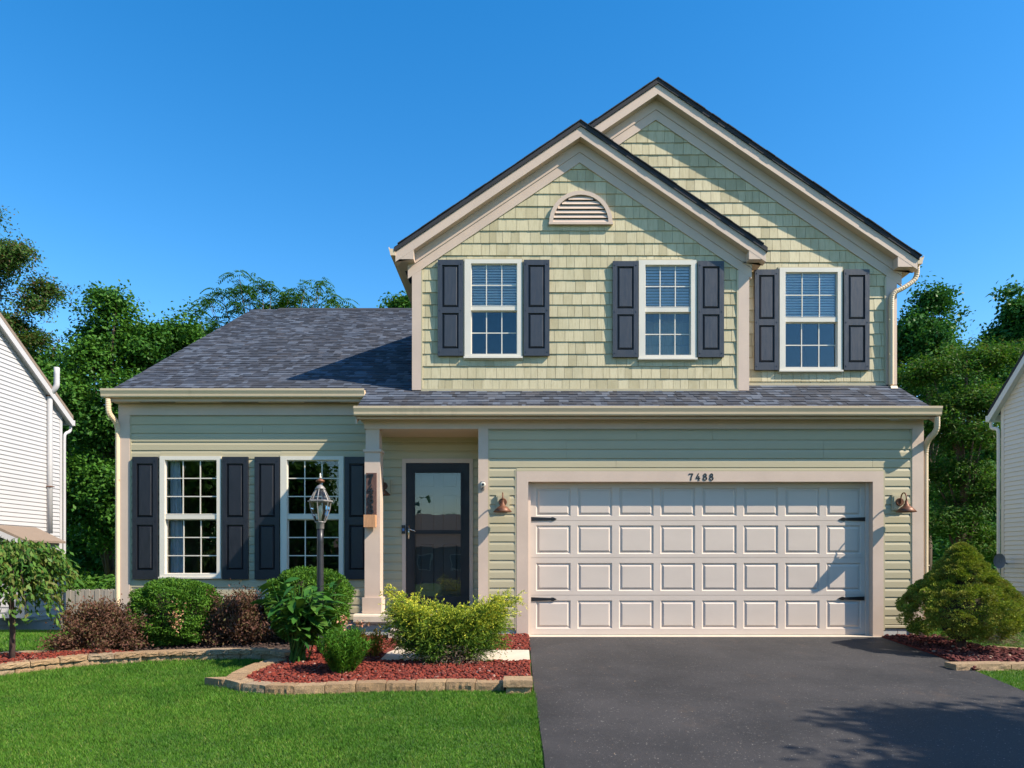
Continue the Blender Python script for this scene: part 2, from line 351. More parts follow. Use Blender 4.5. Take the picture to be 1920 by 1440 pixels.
# ------------------------------------------------------------------ ground, driveway, path, road
def build_ground():
    xs = np.unique(np.concatenate([np.linspace(-600, -30, 20), np.linspace(-30, -8, 23), np.linspace(-8, 8, 65), np.linspace(8, 30, 23), np.linspace(30, 600, 20)]))
    ys = np.unique(np.concatenate([np.linspace(-600, -30, 20), np.linspace(-30, -4, 14), np.linspace(-4, 10.15, 57), np.linspace(10.15, 30, 41), np.linspace(30, 600, 20)]))
    X, Y = np.meshgrid(xs, ys); Z = gz(X, Y)
    v = np.stack([X.ravel(), Y.ravel(), Z.ravel()], 1); n = len(xs)
    i, j = np.meshgrid(np.arange(n - 1), np.arange(len(ys) - 1)); a = (j * n + i).ravel()
    tag(np_obj('ground', v, np.stack([a, a + 1, a + n + 1, a + n], 1), 'lawn', smooth=True), kind='structure')
build_ground()
DL, DR = wx(992, 10.15), 5.06                      # driveway edges
def slope_sheet(name, poly, h0, h1, mat, kind='structure', parent=None):
    m = MB(); n = len(poly)
    m.add([(x, y, gzf(x, y) + h0) for x, y in poly] + [(x, y, gzf(x, y) + h1) for x, y in poly],
          [tuple(range(n - 1, -1, -1)), tuple(range(n, 2 * n))] + [(i, (i + 1) % n, n + (i + 1) % n, n + i) for i in range(n)])
    o = m.build(name, mat, parent)
    if kind: o['kind'] = kind
    return o
slope_sheet('driveway', [(DL + 0.02, -4.0), (DL + 0.02, 2), (DL + 0.03, 5), (DL, 7), (DL, 10.145), (DR + 0.05, 10.145), (DR + 0.02, 8.8), (DR - 0.08, 7.7), (DR - 0.2, 6.8), (DR - 0.15, 5), (DR + 0.3, 2), (DR + 1.2, -1.0), (DR + 1.5, -4.0)], -0.2, 0.012, 'asphalt')
slope_sheet('road', [(-200, -12), (200, -12), (200, -4.2), (-200, -4.2)], -0.2, 0.006, 'asphalt')
slope_sheet('garage_apron', [(DL - 0.02, 10.0), (5.12, 10.0), (5.12, 10.145), (DL - 0.02, 10.145)], -0.2, 0.018, 'concrete')
# concrete walk: along the front bed from the drive, then back to the porch step
PW0, PW1 = gnd(995, 1248)[1], gnd(995, 1226)[1]
WLK = [(DL - 0.02, PW0), (DL - 0.02, PW1), (-0.62, PW1), (-0.62, 9.55), (-1.55, 9.55), (-1.55, PW1), (wx(684, PW0), PW0)]
slope_sheet('walkway', WLK, -0.1, 0.05, 'concrete')

# ------------------------------------------------------------------ the house
Dg, Dw, D2, D3 = 10.045, 10.815, 10.755, 11.03      # wall planes: garage, wing, front gable, rear gable
house = thing('house', 'sage green two-storey house with beige trim, dark roof and white double garage door', 'house', (0.0, 10.9, 0.0))
HO = ORG[house.name]
def part(mb, name, mat, smooth=False): return mb.build(name, mat, house, smooth)
PITCH = 0.1314
_b = MB(); _b.prism_x([(0, 0), (0, 1), (-0.004, 1), (-0.006, 0.97), (-0.0165, 0.64), (-0.018, 0.03), (-0.0165, 0)], 0, 1)
BOARD = mesh_of(_b, 'siding_board', 'siding')
def lap_wall(partobj, me, D, zline, pitch, x0, x1, zmin, zmax, openings, seams=(), place=None):
    k = math.floor((zmin - zline) / pitch)
    row = 0
    while True:
        za = zline + k * pitch; zb = za + pitch; k += 1
        if za >= zmax - 0.004: break
        a, b = max(za, zmin), min(zb, zmax)
        if b - a < 0.01: continue
        pieces = [(x0, x1, a, b)]
        for ox0, ox1, oz0, oz1 in openings:
            new = []
            for p0, p1, pa, pb in pieces:
                if oz1 <= pa or oz0 >= pb or ox1 <= p0 or ox0 >= p1: new.append((p0, p1, pa, pb)); continue
                if ox0 > p0 + 0.005: new.append((p0, ox0, pa, pb))
                if ox1 < p1 - 0.005: new.append((ox1, p1, pa, pb))
                q0, q1 = max(p0, ox0), min(p1, ox1)
                if oz1 < pb - 0.01: new.append((q0, q1, oz1, pb))
                if oz0 > pa + 0.01: new.append((q0, q1, pa, oz0))
            pieces = new
        for p0, p1, pa, pb in pieces:
            cuts = [p0] + sorted(s for r_, s in seams if r_ == row and p0 + 0.3 < s < p1 - 0.3) + [p1]
            for c0, c1 in zip(cuts, cuts[1:]):
                place(partobj, me, c0, c1 - (0.003 if c1 != p1 else 0), pa, pb, D)
        row += 1
def place_front(partobj, me, c0, c1, pa, pb, D):
    inst('siding_board', me, partobj, (c0, D - 0.002, pa), (0, 0, random.uniform(-0.0004, 0.0004)), (c1 - c0, 1, pb - pa))
def sheath(mb, x0, x1, z0, z1, y0, y1, openings):
    xs = sorted({x0, x1, *[o[0] for o in openings], *[o[1] for o in openings]}); zs = sorted({z0, z1, *[o[2] for o in openings], *[o[3] for o in openings]})
    xs = [x for x in xs if x0 <= x <= x1]; zs = [z for z in zs if z0 <= z <= z1]
    for a, b in zip(xs, xs[1:]):
        for c, d in zip(zs, zs[1:]):
            mx, mz = (a + b) / 2, (c + d) / 2
            if any(o[0] < mx < o[1] and o[2] < mz < o[3] for o in openings): continue
            mb.box(a, b, y0, y1, c, d)
    return mb

ez = wz(484.5, D2 - 0.205)                          # level of the boxed eaves
# --- windows and shutters
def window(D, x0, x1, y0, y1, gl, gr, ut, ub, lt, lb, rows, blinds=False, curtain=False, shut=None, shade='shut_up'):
    """pixel measurements of the photo turned into the wall plane D"""
    X0, X1, Z1, Z0 = wx(x0, D), wx(x1, D), wz(y0, D), wz(y1, D)
    g0, g1 = wx(gl, D), wx(gr, D); UT, UB, LT, LB = wz(ut, D), wz(ub, D), wz(lt, D), wz(lb, D)
    f = MB(); fy0, fy1 = D - 0.045, D + 0.07
    f.box(X0, g0, fy0, fy1, Z0, Z1); f.box(g1, X1, fy0, fy1, Z0, Z1)
    f.box(g0, g1, fy0, fy1, UT, Z1); f.box(g0, g1, fy0, fy1, Z0, LB)
    f.box(g0, g1, fy0 + 0.012, fy1, UB, UB + 0.004)
    f.box(X0 - 0.012, X1 + 0.012, fy0 - 0.02, fy0 - 0.001, Z0 - 0.004, Z0 + 0.022)     # sill nose
    w = part(f, 'window', 'white')
    s = MB(); m = 0.022
    for a, b, yy in ((UB, UT, D + 0.0), (LB, LT, D + 0.022)):
        s.box(g0, g0 + m * 0.5, yy - 0.012, yy + 0.012, a, b); s.box(g1 - m * 0.5, g1, yy - 0.012, yy + 0.012, a, b)
        s.box(g0 + m * .5, g1 - m * .5, yy - 0.012, yy + 0.012, a, a + m * 0.6); s.box(g0 + m * .5, g1 - m * .5, yy - 0.012, yy + 0.012, b - m * 0.6, b)
    s.build('sash', 'white', w)
    r = MB(); r.box(g0, g1, D - 0.03, D + 0.02, LT, UB); r.build('meeting_rail', 'white', w)
    for a, b, yy in ((UB, UT, D + 0.0), (LB, LT, D + 0.022)):
        p = MB(); p.box(g0 + 0.008, g1 - 0.008, yy - 0.003, yy + 0.003, a + 0.008, b - 0.008); p.build('pane', 'glass', w)
        gm = MB(); t = 0.0075
        for i in (1, 2):
            x = g0 + (g1 - g0) * i / 3; gm.box(x - t, x + t, yy - 0.011, yy - 0.004, a + 0.01, b - 0.01)
        for i in range(1, rows):
            z = a + (b - a) * i / rows; gm.box(g0 + 0.01, g1 - 0.01, yy - 0.0105, yy - 0.0045, z - t, z + t)
        gm.build('grille', 'white', w)
    if blinds:
        z = UT - 0.03; bl = MB()
        bl.box(g0 + 0.01, g1 - 0.01, D + 0.05, D + 0.09, UT - 0.03, UT + 0.02)
        while z > UB - 0.02:
            q = 0.026
            bl.add([(g0 + .012, D + 0.05, z - q * .5), (g1 - .012, D + 0.05, z - q * .5), (g1 - .012, D + 0.062, z + q * .7), (g0 + .012, D + 0.062, z + q * .7),
                    (g0 + .012, D + 0.05, z - q * .5 + .003), (g1 - .012, D + 0.05, z - q * .5 + .003), (g1 - .012, D + 0.062, z + q * .7 + .003), (g0 + .012, D + 0.062, z + q * .7 + .003)],
                   [(0, 3, 2, 1), (4, 5, 6, 7), (0, 1, 5, 4), (1, 2, 6, 5), (2, 3, 7, 6), (3, 0, 4, 7)])
            z -= 0.041 if blinds == 1 else 0.045
        bl.box(g0 + .012, g1 - .012, D + 0.05, D + 0.085, z - 0.0, z + 0.03)
        bl.build('blind', 'blind', w)
    if curtain:
        m = MB(); n = 14; wd = (g1 - g0) * 0.24; top = []; bot = []
        for i in range(n + 1):
            t = i / n; yy = D + 0.13 + 0.022 * math.sin(t * 16); top.append((g0 + wd * 0.8 * t, yy, UT)); bot.append((g0 + wd * (1.15) * t, yy + .01, LB))
        m.add(top + bot, [(i, i + 1, n + 2 + i, n + 1 + i) for i in range(n)]); m.build('curtain', 'curtain', w, True)
    # the room behind the glass
    rm = MB(); rx0, rx1, rz0, rz1, ry = X0 - 0.5, X1 + 0.5, Z0 - 0.6, Z1 + 0.3, D + 2.6; ya = D + 0.125
    rm.add([(rx0, ya, rz0), (rx1, ya, rz0), (rx1, ya, rz1), (rx0, ya, rz1), (rx0, ry, rz0), (rx1, ry, rz0), (rx1, ry, rz1), (rx0, ry, rz1)],
           [(4, 5, 6, 7), (0, 4, 7, 3), (1, 2, 6, 5), (0, 1, 5, 4), (3, 7, 6, 2)])
    rm.build('room', 'room', w)
    if shut:
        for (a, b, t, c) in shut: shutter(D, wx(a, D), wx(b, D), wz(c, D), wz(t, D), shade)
    return (X0, X1, Z0, Z1)
def raised(m, x0, x1, z0, z1, yf, depth, b):
    """a raised field with bevelled edges standing out of the face at yf"""
    m.add([(x0, yf, z0), (x1, yf, z0), (x1, yf, z1), (x0, yf, z1), (x0 + b, yf - depth, z0 + b), (x1 - b, yf - depth, z0 + b), (x1 - b, yf - depth, z1 - b), (x0 + b, yf - depth, z1 - b)],
          [(0, 1, 5, 4), (1, 2, 6, 5), (2, 3, 7, 6), (3, 0, 4, 7), (4, 5, 6, 7)])
def shutter(D, x0, x1, z0, z1, mat):
    w = x1 - x0; h = z1 - z0; s = 0.175 * w; mid = z0 + h * 0.475; y0, y1 = D - 0.062, D - 0.019; mr = 0.03 * h
    m = MB(); tr = 0.055 * h
    m.box(x0, x0 + s, y0, y1, z0, z1); m.box(x1 - s, x1, y0, y1, z0, z1)
    for a, b in ((z0, z0 + tr * 1.35), (mid - mr, mid + mr), (z1 - tr, z1)): m.box(x0 + s, x1 - s, y0 + .001, y1, a, b)
    m.box(x0 + s, x1 - s, y1 - 0.012, y1 - 0.002, z0 + tr, z1 - tr)
    for zz in (z0 + 0.06, mid, z1 - 0.06):
        for xx in (x0 + s * .45, x1 - s * .45): m.box(xx - .008, xx + .008, y0 - 0.005, y0 - 0.001, zz - .008, zz + .008)
    sh = part(m, 'shutter', mat)
    for a, b in ((z0 + tr * 1.35, mid - mr), (mid + mr, z1 - tr)):
        p = MB(); g = 0.012; raised(p, x0 + s + g, x1 - s - g, a + g, b - g, y1 - 0.013, 0.026, 0.024); p.build('panel', mat, sh)

wins_w = [
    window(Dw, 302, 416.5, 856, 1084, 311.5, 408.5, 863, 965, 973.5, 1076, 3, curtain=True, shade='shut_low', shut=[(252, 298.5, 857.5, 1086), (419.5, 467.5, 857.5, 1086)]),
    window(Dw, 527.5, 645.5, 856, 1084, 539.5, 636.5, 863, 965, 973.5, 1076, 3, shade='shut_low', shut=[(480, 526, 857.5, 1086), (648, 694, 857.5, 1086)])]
wins_f = [
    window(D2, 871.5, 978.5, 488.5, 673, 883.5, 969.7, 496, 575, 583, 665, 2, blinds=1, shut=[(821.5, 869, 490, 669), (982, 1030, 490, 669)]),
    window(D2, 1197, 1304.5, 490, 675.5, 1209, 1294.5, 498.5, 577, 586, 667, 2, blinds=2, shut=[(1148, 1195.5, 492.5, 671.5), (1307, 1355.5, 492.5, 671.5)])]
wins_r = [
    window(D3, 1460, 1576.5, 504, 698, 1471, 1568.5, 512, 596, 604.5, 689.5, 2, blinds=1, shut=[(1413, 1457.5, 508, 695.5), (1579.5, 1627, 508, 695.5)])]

# --- wing wall with the recessed entry
XL = wx(224, Dw); XCB = wx(246, Dw)
door_o = (wx(754.5, Dw), wx(887, Dw), 0.33, wz(860.5, Dw))
PORCH_R = wx(897, Dg)                               # garage side of the entry
ops = wins_w + [door_o]
wing_wall = part(sheath(MB(), XL + 0.02, PORCH_R + 0.3, 0.18, 3.46, Dw, Dw + 0.12, ops), 'wing_wall', 'siding')
lap_wall(wing_wall, BOARD, Dw, wz(796.5, Dw), 16.05 * Dw / F, XCB + 0.012, PORCH_R + 0.25, 0.18, wz(779, Dw), ops, [(1, -4.1), (2, -3.2), (22, -3.9)], place_front)
# --- garage wall
GX0, GX1 = wx(918, Dg), wx(1706, Dg)
gcas = (wx(968.5, Dg), wx(1655, Dg), -0.1, wz(884, Dg))
garage_wall = part(sheath(MB(), PORCH_R + 0.02, wx(1729, Dg), 0.12, 3.07, Dg, Dg + 0.12, [(wx(990, Dg) - .03, wx(1635, Dg) + .03, -0.1, wz(903, Dg) + .03)]), 'garage_wall', 'siding')
lap_wall(garage_wall, BOARD, Dg, wz(877, Dg), 17.3 * Dg / F, GX0, GX1, 0.13, wz(806, Dg), [gcas], [(19, wx(1062, Dg)), (20, wx(1062, Dg)), (21, wx(1194, Dg)), (20, wx(1543, Dg)), (19, wx(1543, Dg)), (18, wx(1155, Dg)), (18, wx(1635, Dg)), (21, wx(1335, Dg))], place_front)
class Chan:
    def box(s, *a): part(MB().box(*a), 'trim_channel', 'siding')
b = Chan()
b.box(gcas[0] - 0.022, gcas[0] - 0.002, Dg - 0.022, Dg, 0.1, gcas[3] + 0.02); b.box(gcas[1] + 0.002, gcas[1] + 0.022, Dg - 0.022, Dg, 0.1, gcas[3] + 0.02)
b.box(gcas[0] - 0.002, gcas[1] + 0.002, Dg - 0.024, Dg, gcas[3] + 0.001, gcas[3] + 0.016)
b.box(GX0 - 0.02, GX0, Dg - 0.022, Dg - 0.001, 0.13, wz(806, Dg)); b.box(GX1, GX1 + 0.018, Dg - 0.022, Dg - 0.001, 0.13, wz(806, Dg))
b.box(XCB - 0.006, XCB + 0.012, Dw - 0.022, Dw - 0.001, 0.18, wz(779, Dw))
for o in wins_w:
    b.box(o[0] - .016, o[0] - .001, Dw - .024, Dw, o[2], o[3] + .016); b.box(o[1] + .001, o[1] + .016, Dw - .024, Dw, o[2], o[3] + .016)
    b.box(o[0] - .001, o[1] + .001, Dw - .024, Dw, o[3] + .001, o[3] + .016)
# --- remaining walls, foundation
b = MB(); XR = wx(1729, Dg)
b.box(XL + 0.02, XL + 0.14, Dw + 0.125, 22.0, 0.18, 3.5)
b.box(XL + 0.15, XR - 0.15, 21.9, 22.0, 0.18, 3.5)
b.box(XR - 0.13, XR - 0.01, Dg + 0.125, 22.0, 0.12, 3.07)
b.box(PORCH_R + 0.02, PORCH_R + 0.14, Dg + 0.125, Dw - 0.02, 0.33, 2.96)
X2L, X2R = wx(773, D2), wx(1680, D3)
b.box(X2L + 0.01, X2L + 0.12, D2 + 0.125, 20.5, 3.2, ez + 0.06); b.box(X2R - 0.12, X2R - 0.01, D3 + 0.125, 20.5, 3.3, ez + 0.06); b.box(X2L + 0.13, X2R - 0.13, 20.4, 20.5, 3.2, ez + 0.06)
b.prism([(X2L + .13, ez + .07), (X2R - .13, ez + .07), (2.1, 8.0)], 20.4, 20.5)
part(b, 'side_wall', 'siding')
b = MB(); b.box(XL + 0.05, wx(716, Dw), Dw + 0.01, Dw + 0.2, -0.6, 0.18); b.box(PORCH_R + 0.03, wx(968, Dg), Dg + 0.01, Dg + 0.2, -0.5, 0.118); b.box(wx(1636, Dg), XR - 0.02, Dg + 0.01, Dg + 0.2, -0.5, 0.118)
b.box(XR - 0.12, XR - 0.02, Dg + 0.205, 22, -0.6, 0.118); b.box(XL + 0.05, XL + 0.15, Dw + 0.205, 22, -1.6, 0.178)
fnd = part(b, 'foundation', 'block')
for i in range(3):                                   # visible blocks by the spruce
    q = MB(); x = wx(1655, Dg) + 0.005 + i * 0.21; q.box(x, x + 0.203, Dg + 0.0, Dg + 0.009, -0.12 if i else -0.12, 0.112); q.build('block', 'block', fnd)

# --- corner boards and columns
def board(name, x0, x1, y0, y1, z0, z1, mat='trim'): return part(MB().box(x0, x1, y0, y1, z0, z1), name, mat)
cb = MB(); cb.box(XL, XCB - 0.007, Dw - 0.028, Dw, 0.1, 3.46); cb.box(XL - 0.004, XL + 0.019, Dw + 0.001, Dw + 0.15, 0.1, 3.46); part(cb, 'corner_board', 'trim')
board('corner_board', PORCH_R, GX0 - 0.021, Dg - 0.028, Dg + 0.12, 0.03, wz(804, Dg) - 0.001)
board('corner_board', GX1 + 0.019, wx(1730, Dg), Dg - 0.028, Dg + 0.15, 0.03, wz(804, Dg) - 0.001)
board('corner_board', X2L, wx(790, D2), D2 - 0.028, D2 + 0.15, wz(732, D2), ez + 0.02)
board('corner_board', wx(1383.5, D2), wx(1403.6, D2), D2 - 0.028, D3 - 0.03, wz(733, D2), ez + 0.02)
board('corner_board', wx(1660, D3), X2R, D3 - 0.028, D3 + 0.15, wz(722, D3), ez + 0.02)
CX0, CX1 = wx(684, Dg), wx(713, Dg); cw = CX1 - CX0
col = MB(); cy = Dg - 0.012
col.box(CX0, CX1, cy, cy + cw, 0.56, 2.62); col.box(CX0 + 0.012, CX1 - 0.014, cy + 0.012, cy + cw - 0.012, 2.66, 2.96)
col.box(CX0 - 0.018, CX1 + 0.018, cy - 0.018, cy + cw + 0.018, 2.62, 2.655)
col.box(CX0 - 0.028, CX1 + 0.024, cy - 0.028, cy + cw + 0.024, 0.34, 0.56)
part(col, 'porch_column', 'trim')
# --- beam, ceiling, floor, steps of the entry
zb = wz(804.5, Dg)
board('porch_beam', wx(683, Dg), PORCH_R + 0.02, Dg - 0.02, Dg + 0.2, zb, 3.068)
board('porch_ceiling', wx(683, Dg) + 0.01, PORCH_R + 0.02, Dg + 0.201, Dw - 0.004, zb + 0.012, zb + 0.04, 'soffit')
board('frieze_board', PORCH_R + 0.021, wx(1730, Dg), Dg - 0.024, Dg - 0.001, zb, 3.068)
board('frieze_board', XL + 0.001, wx(690, Dw), Dw - 0.034, Dw - 0.029, wz(779, Dw), 3.46)
board('frieze_board', XCB - 0.006, wx(690, Dw), Dw - 0.0285, Dw - 0.002, wz(779, Dw), 3.459)
pf = MB(); px0, px1 = wx(664, 9.95), PORCH_R + 0.02; py0 = Dg - 0.15
pf.prism_x([(py0 + 0.015, 0.20), (py0, 0.225), (py0, 0.30), (py0 + 0.012, 0.322), (py0 + 0.035, 0.335), (Dw - 0.003, 0.335), (Dw - 0.003, 0.20)][::-1], px0, px1)
part(pf, 'porch_floor', 'concrete')
part(MB().box(px0 + 0.05, px1 - 0.02, py0 + 0.06, Dw - 0.01, -0.3, 0.199), 'porch_base', 'block')
part(MB().box(-1.75, -0.55, 9.5, py0 + 0.055, -0.2, 0.145), 'porch_step', 'concrete')

# --- front door
dx0, dx1, dz1 = wx(761.5, Dw), wx(880.5, Dw), wz(868.5, Dw)
b = MB(); b.box(door_o[0], dx0, Dw - 0.035, Dw + 0.1, 0.335, door_o[3]); b.box(dx1, door_o[1], Dw - 0.035, Dw + 0.1, 0.335, door_o[3]); b.box(dx0, dx1, Dw - 0.035, Dw + 0.1, dz1, door_o[3])
part(b, 'door_casing', 'trim')
sx0, sx1 = wx(778, Dw), wx(864, Dw); su, sl0, sl1, sb = wz(886.5, Dw), wz(994, Dw), wz(1001, Dw), wz(1118, Dw)
b = MB(); ya, yb = Dw - 0.03, Dw + 0.02
b.box(dx0 + .003, sx0, ya, yb, 0.34, dz1 - .003); b.box(sx1, dx1 - .003, ya, yb, 0.34, dz1 - .003)
b.box(sx0, sx1, ya, yb, su, dz1 - .003); b.box(sx0, sx1, ya, yb, 0.34, sb); b.box(sx0, sx1, ya + .005, yb - .002, sl1, sl0)
for e in (0.025, 0.045):
    b.box(sx0 - e, sx0 - e + .008, ya - .006, ya - .001, sb, su + e); b.box(sx1 + e - .008, sx1 + e, ya - .006, ya - .001, sb, su + e); b.box(sx0 - e + .008, sx1 + e - .008, ya - .006, ya - .001, su + e - .008, su + e)
sd = part(b, 'storm_door', 'door_black')
MB().box(sx0, sx1, Dw - 0.004, Dw + 0.001, sl0, su).build('pane', 'glass', sd); MB().box(sx0, sx1, Dw + 0.003, Dw + 0.008, sb, sl1).build('pane', 'glass', sd)
h = MB(); hx = wx(767, Dw); h.box(hx - .016, hx + .016, ya - .012, ya - .001, wz(1011, Dw), wz(985, Dw)); h.tube([(hx, ya - .012, wz(994, Dw)), (hx, ya - .05, wz(994, Dw)), (hx + .03, ya - .055, wz(993, Dw)), (hx + .09, ya - .055, wz(995.5, Dw)), (hx + .115, ya - .05, wz(997.5, Dw))], [.01, .01, .01, .008, .006], 8)
h.build('handle', 'nickel', sd, True)
b = MB(); b.box(dx0, dx1, Dw + 0.09, Dw + 0.135, 0.335, dz1)
idr = part(b, 'entry_door', 'inner_door')
for i, (za, zc) in enumerate(((wz(912, Dw), wz(888, Dw)), (wz(1000, Dw), wz(928, Dw)), (wz(1108, Dw), wz(1020, Dw)))):
    for (xa, xb) in ((wx(787, Dw), wx(813, Dw)), (wx(829, Dw), wx(856, Dw))):
        p = MB(); raised(p, xa, xb, za, zc, Dw + 0.0895, 0.012, 0.015); p.build('panel', 'inner_door', idr)
b = MB(); bx = wx(757.5, Dw); b.box(bx - .028, bx + .028, Dw - 0.06, Dw - 0.036, wz(1001, Dw), wz(985, Dw)); db = part(b, 'doorbell', 'black')
MB().lathe([(0.014, 0), (0.014, 0.003)], 0, 0, 12)
MB().box(bx - .016, bx + .016, Dw - 0.064, Dw - 0.0605, wz(996, Dw), wz(991, Dw)).build('button', 'screen_blue', db)

# --- garage door
Dd = Dg + 0.111
b = MB(); ci0, ci1, ct = wx(990.5, Dg), wx(1635, Dg), wz(903.5, Dg)
b.box(gcas[0], ci0, Dg - 0.026, Dd + 0.05, 0.0, gcas[3]); b.box(ci1, gcas[1], Dg - 0.026, Dd + 0.05, 0.0, gcas[3]); b.box(ci0, ci1, Dg - 0.026, Dd + 0.05, ct, gcas[3])
part(b, 'garage_casing', 'trim')
b = MB(); e0, e1 = ci0 + 0.028, ci1 - 0.035
b.box(ci0 + .001, e0 + .012, Dd - 0.03, Dd - 0.004, 0.012, ct - .001); b.box(e1 - .012, ci1 - .001, Dd - 0.03, Dd - 0.004, 0.012, ct - .001)
part(b, 'weather_strip', 'gdoor')
gdo = part(MB().box(ci0 + .002, ci1 - .002, Dd + 0.028, Dd + 0.05, 0.02, ct - .002), 'garage_door', 'gdoor')
joints = [1187, 1116, 1045.5, 976.2, 903]
prow = [(1125.7, 1178.5), (1055.5, 1108), (985, 1038.5), (914.5, 967.6)]
for r in range(4):                                    # each section: a face with eight sunk openings, then eight panels
    z0, z1 = wz(joints[r], Dd) + 0.002, wz(joints[r + 1], Dd) - 0.002
    if r == 0: z0 = 0.02
    cols = [(wx(1005 + 77.8 * c, Dd), wx(1005 + 77.8 * c + 65, Dd)) for c in range(8)]
    pz0, pz1 = wz(prow[r][1], Dd), wz(prow[r][0], Dd)
    s = sheath(MB(), e0 - 0.01, e1 + 0.01, z0, z1, Dd, Dd + 0.026, [(a, c, pz0, pz1) for a, c in cols]); s.build('section', 'gdoor', gdo)
    for a, c in cols:
        p = MB(); i = 0.014
        p.add([(a, Dd, pz0), (c, Dd, pz0), (c, Dd, pz1), (a, Dd, pz1), (a + i, Dd + 0.014, pz0 + i), (c - i, Dd + 0.014, pz0 + i), (c - i, Dd + 0.014, pz1 - i), (a + i, Dd + 0.014, pz1 - i)],
              [(0, 1, 5, 4), (1, 2, 6, 5), (2, 3, 7, 6), (3, 0, 4, 7), (4, 5, 6, 7)])
        raised(p, a + 0.028, c - 0.028, pz0 + 0.028, pz1 - 0.028, Dd + 0.0135, 0.012, 0.022)
        p.build('panel', 'gdoor', gdo)
for (xa, xb, yy) in ((995, 1044, 973), (995, 1044, 1123.5), (1622, 1573, 973.5), (1620, 1571, 1122)):
    p = MB(); a, c = wx(xa, Dd), wx(xb, Dd); z = wz(yy, Dd); d = 1 if c > a else -1
    pts = [(a, z - .029), (a + d * .29, z - .017), (a + d * .30, z - .026), (a + d * .325, z - .024), (c, z), (a + d * .325, z + .024), (a + d * .30, z + .026), (a + d * .29, z + .017), (a, z + .029)]
    if d < 0: pts = pts[::-1]
    p.prism(pts, Dd - 0.012, Dd - 0.001); p.build('strap_hinge', 'black', gdo)

# --- house numbers
def digit(ch, cx, cz, h, y, t, dep=0.012):
    m = MB(); w = h * 0.62
    def stroke(pts, tt=1.0):
        for (xa, za), (xb, zb_) in zip(pts, pts[1:]):
            dx, dz = xb - xa, zb_ - za; l = math.hypot(dx, dz) or 1; nx, nz = -dz / l * t * tt / 2, dx / l * t * tt / 2; ex, ez = dx / l * t * .2, dz / l * t * .2
            q = [(xa + nx - ex, za + nz - ez), (xa - nx - ex, za - nz - ez), (xb - nx + ex, zb_ - nz + ez), (xb + nx + ex, zb_ + nz + ez)]
            m.prism([(cx + a * w, cz + c * h) if False else (a, c) for a, c in q], y - dep - random.random() * 0.001, y)
    P = lambda *q: [(cx + a * w / 2, cz + c * h / 2) for a, c in q]
    arc = lambda ox, oz, rx, rz, a0, a1, n=12: P(*[(ox + rx * math.cos(R(a0 + (a1 - a0) * i / n)), oz + rz * math.sin(R(a0 + (a1 - a0) * i / n))) for i in range(n + 1)])
    if ch == '7': stroke(P((-.95, .62), (-.85, .98)), .7); stroke(P((-.9, .88), (.85, .9)), 1.15); stroke(P((.8, .9), (.2, .1), (-.05, -.5), (-.1, -.98)), 1.2)
    if ch == '4': stroke(P((.25, .98), (-.9, -.4))); stroke(P((-.95, -.42), (.95, -.42)), .9); stroke(P((.35, .2), (.35, -.98)), 1.2); stroke(P((0, -.96), (.75, -.96)), .6)
    if ch == '8': stroke(arc(0, .48, .62, .44, 0, 360)); stroke(arc(0, -.46, .8, .5, 0, 360), 1.1)
    return m
for ch, px in zip('7488', (1295, 1308, 1321, 1333)):
    digit(ch, wx(px, Dg), wz(894.6, Dg), 0.095, Dg - 0.0265, 0.0125, 0.005).build('house_number', 'black', house)

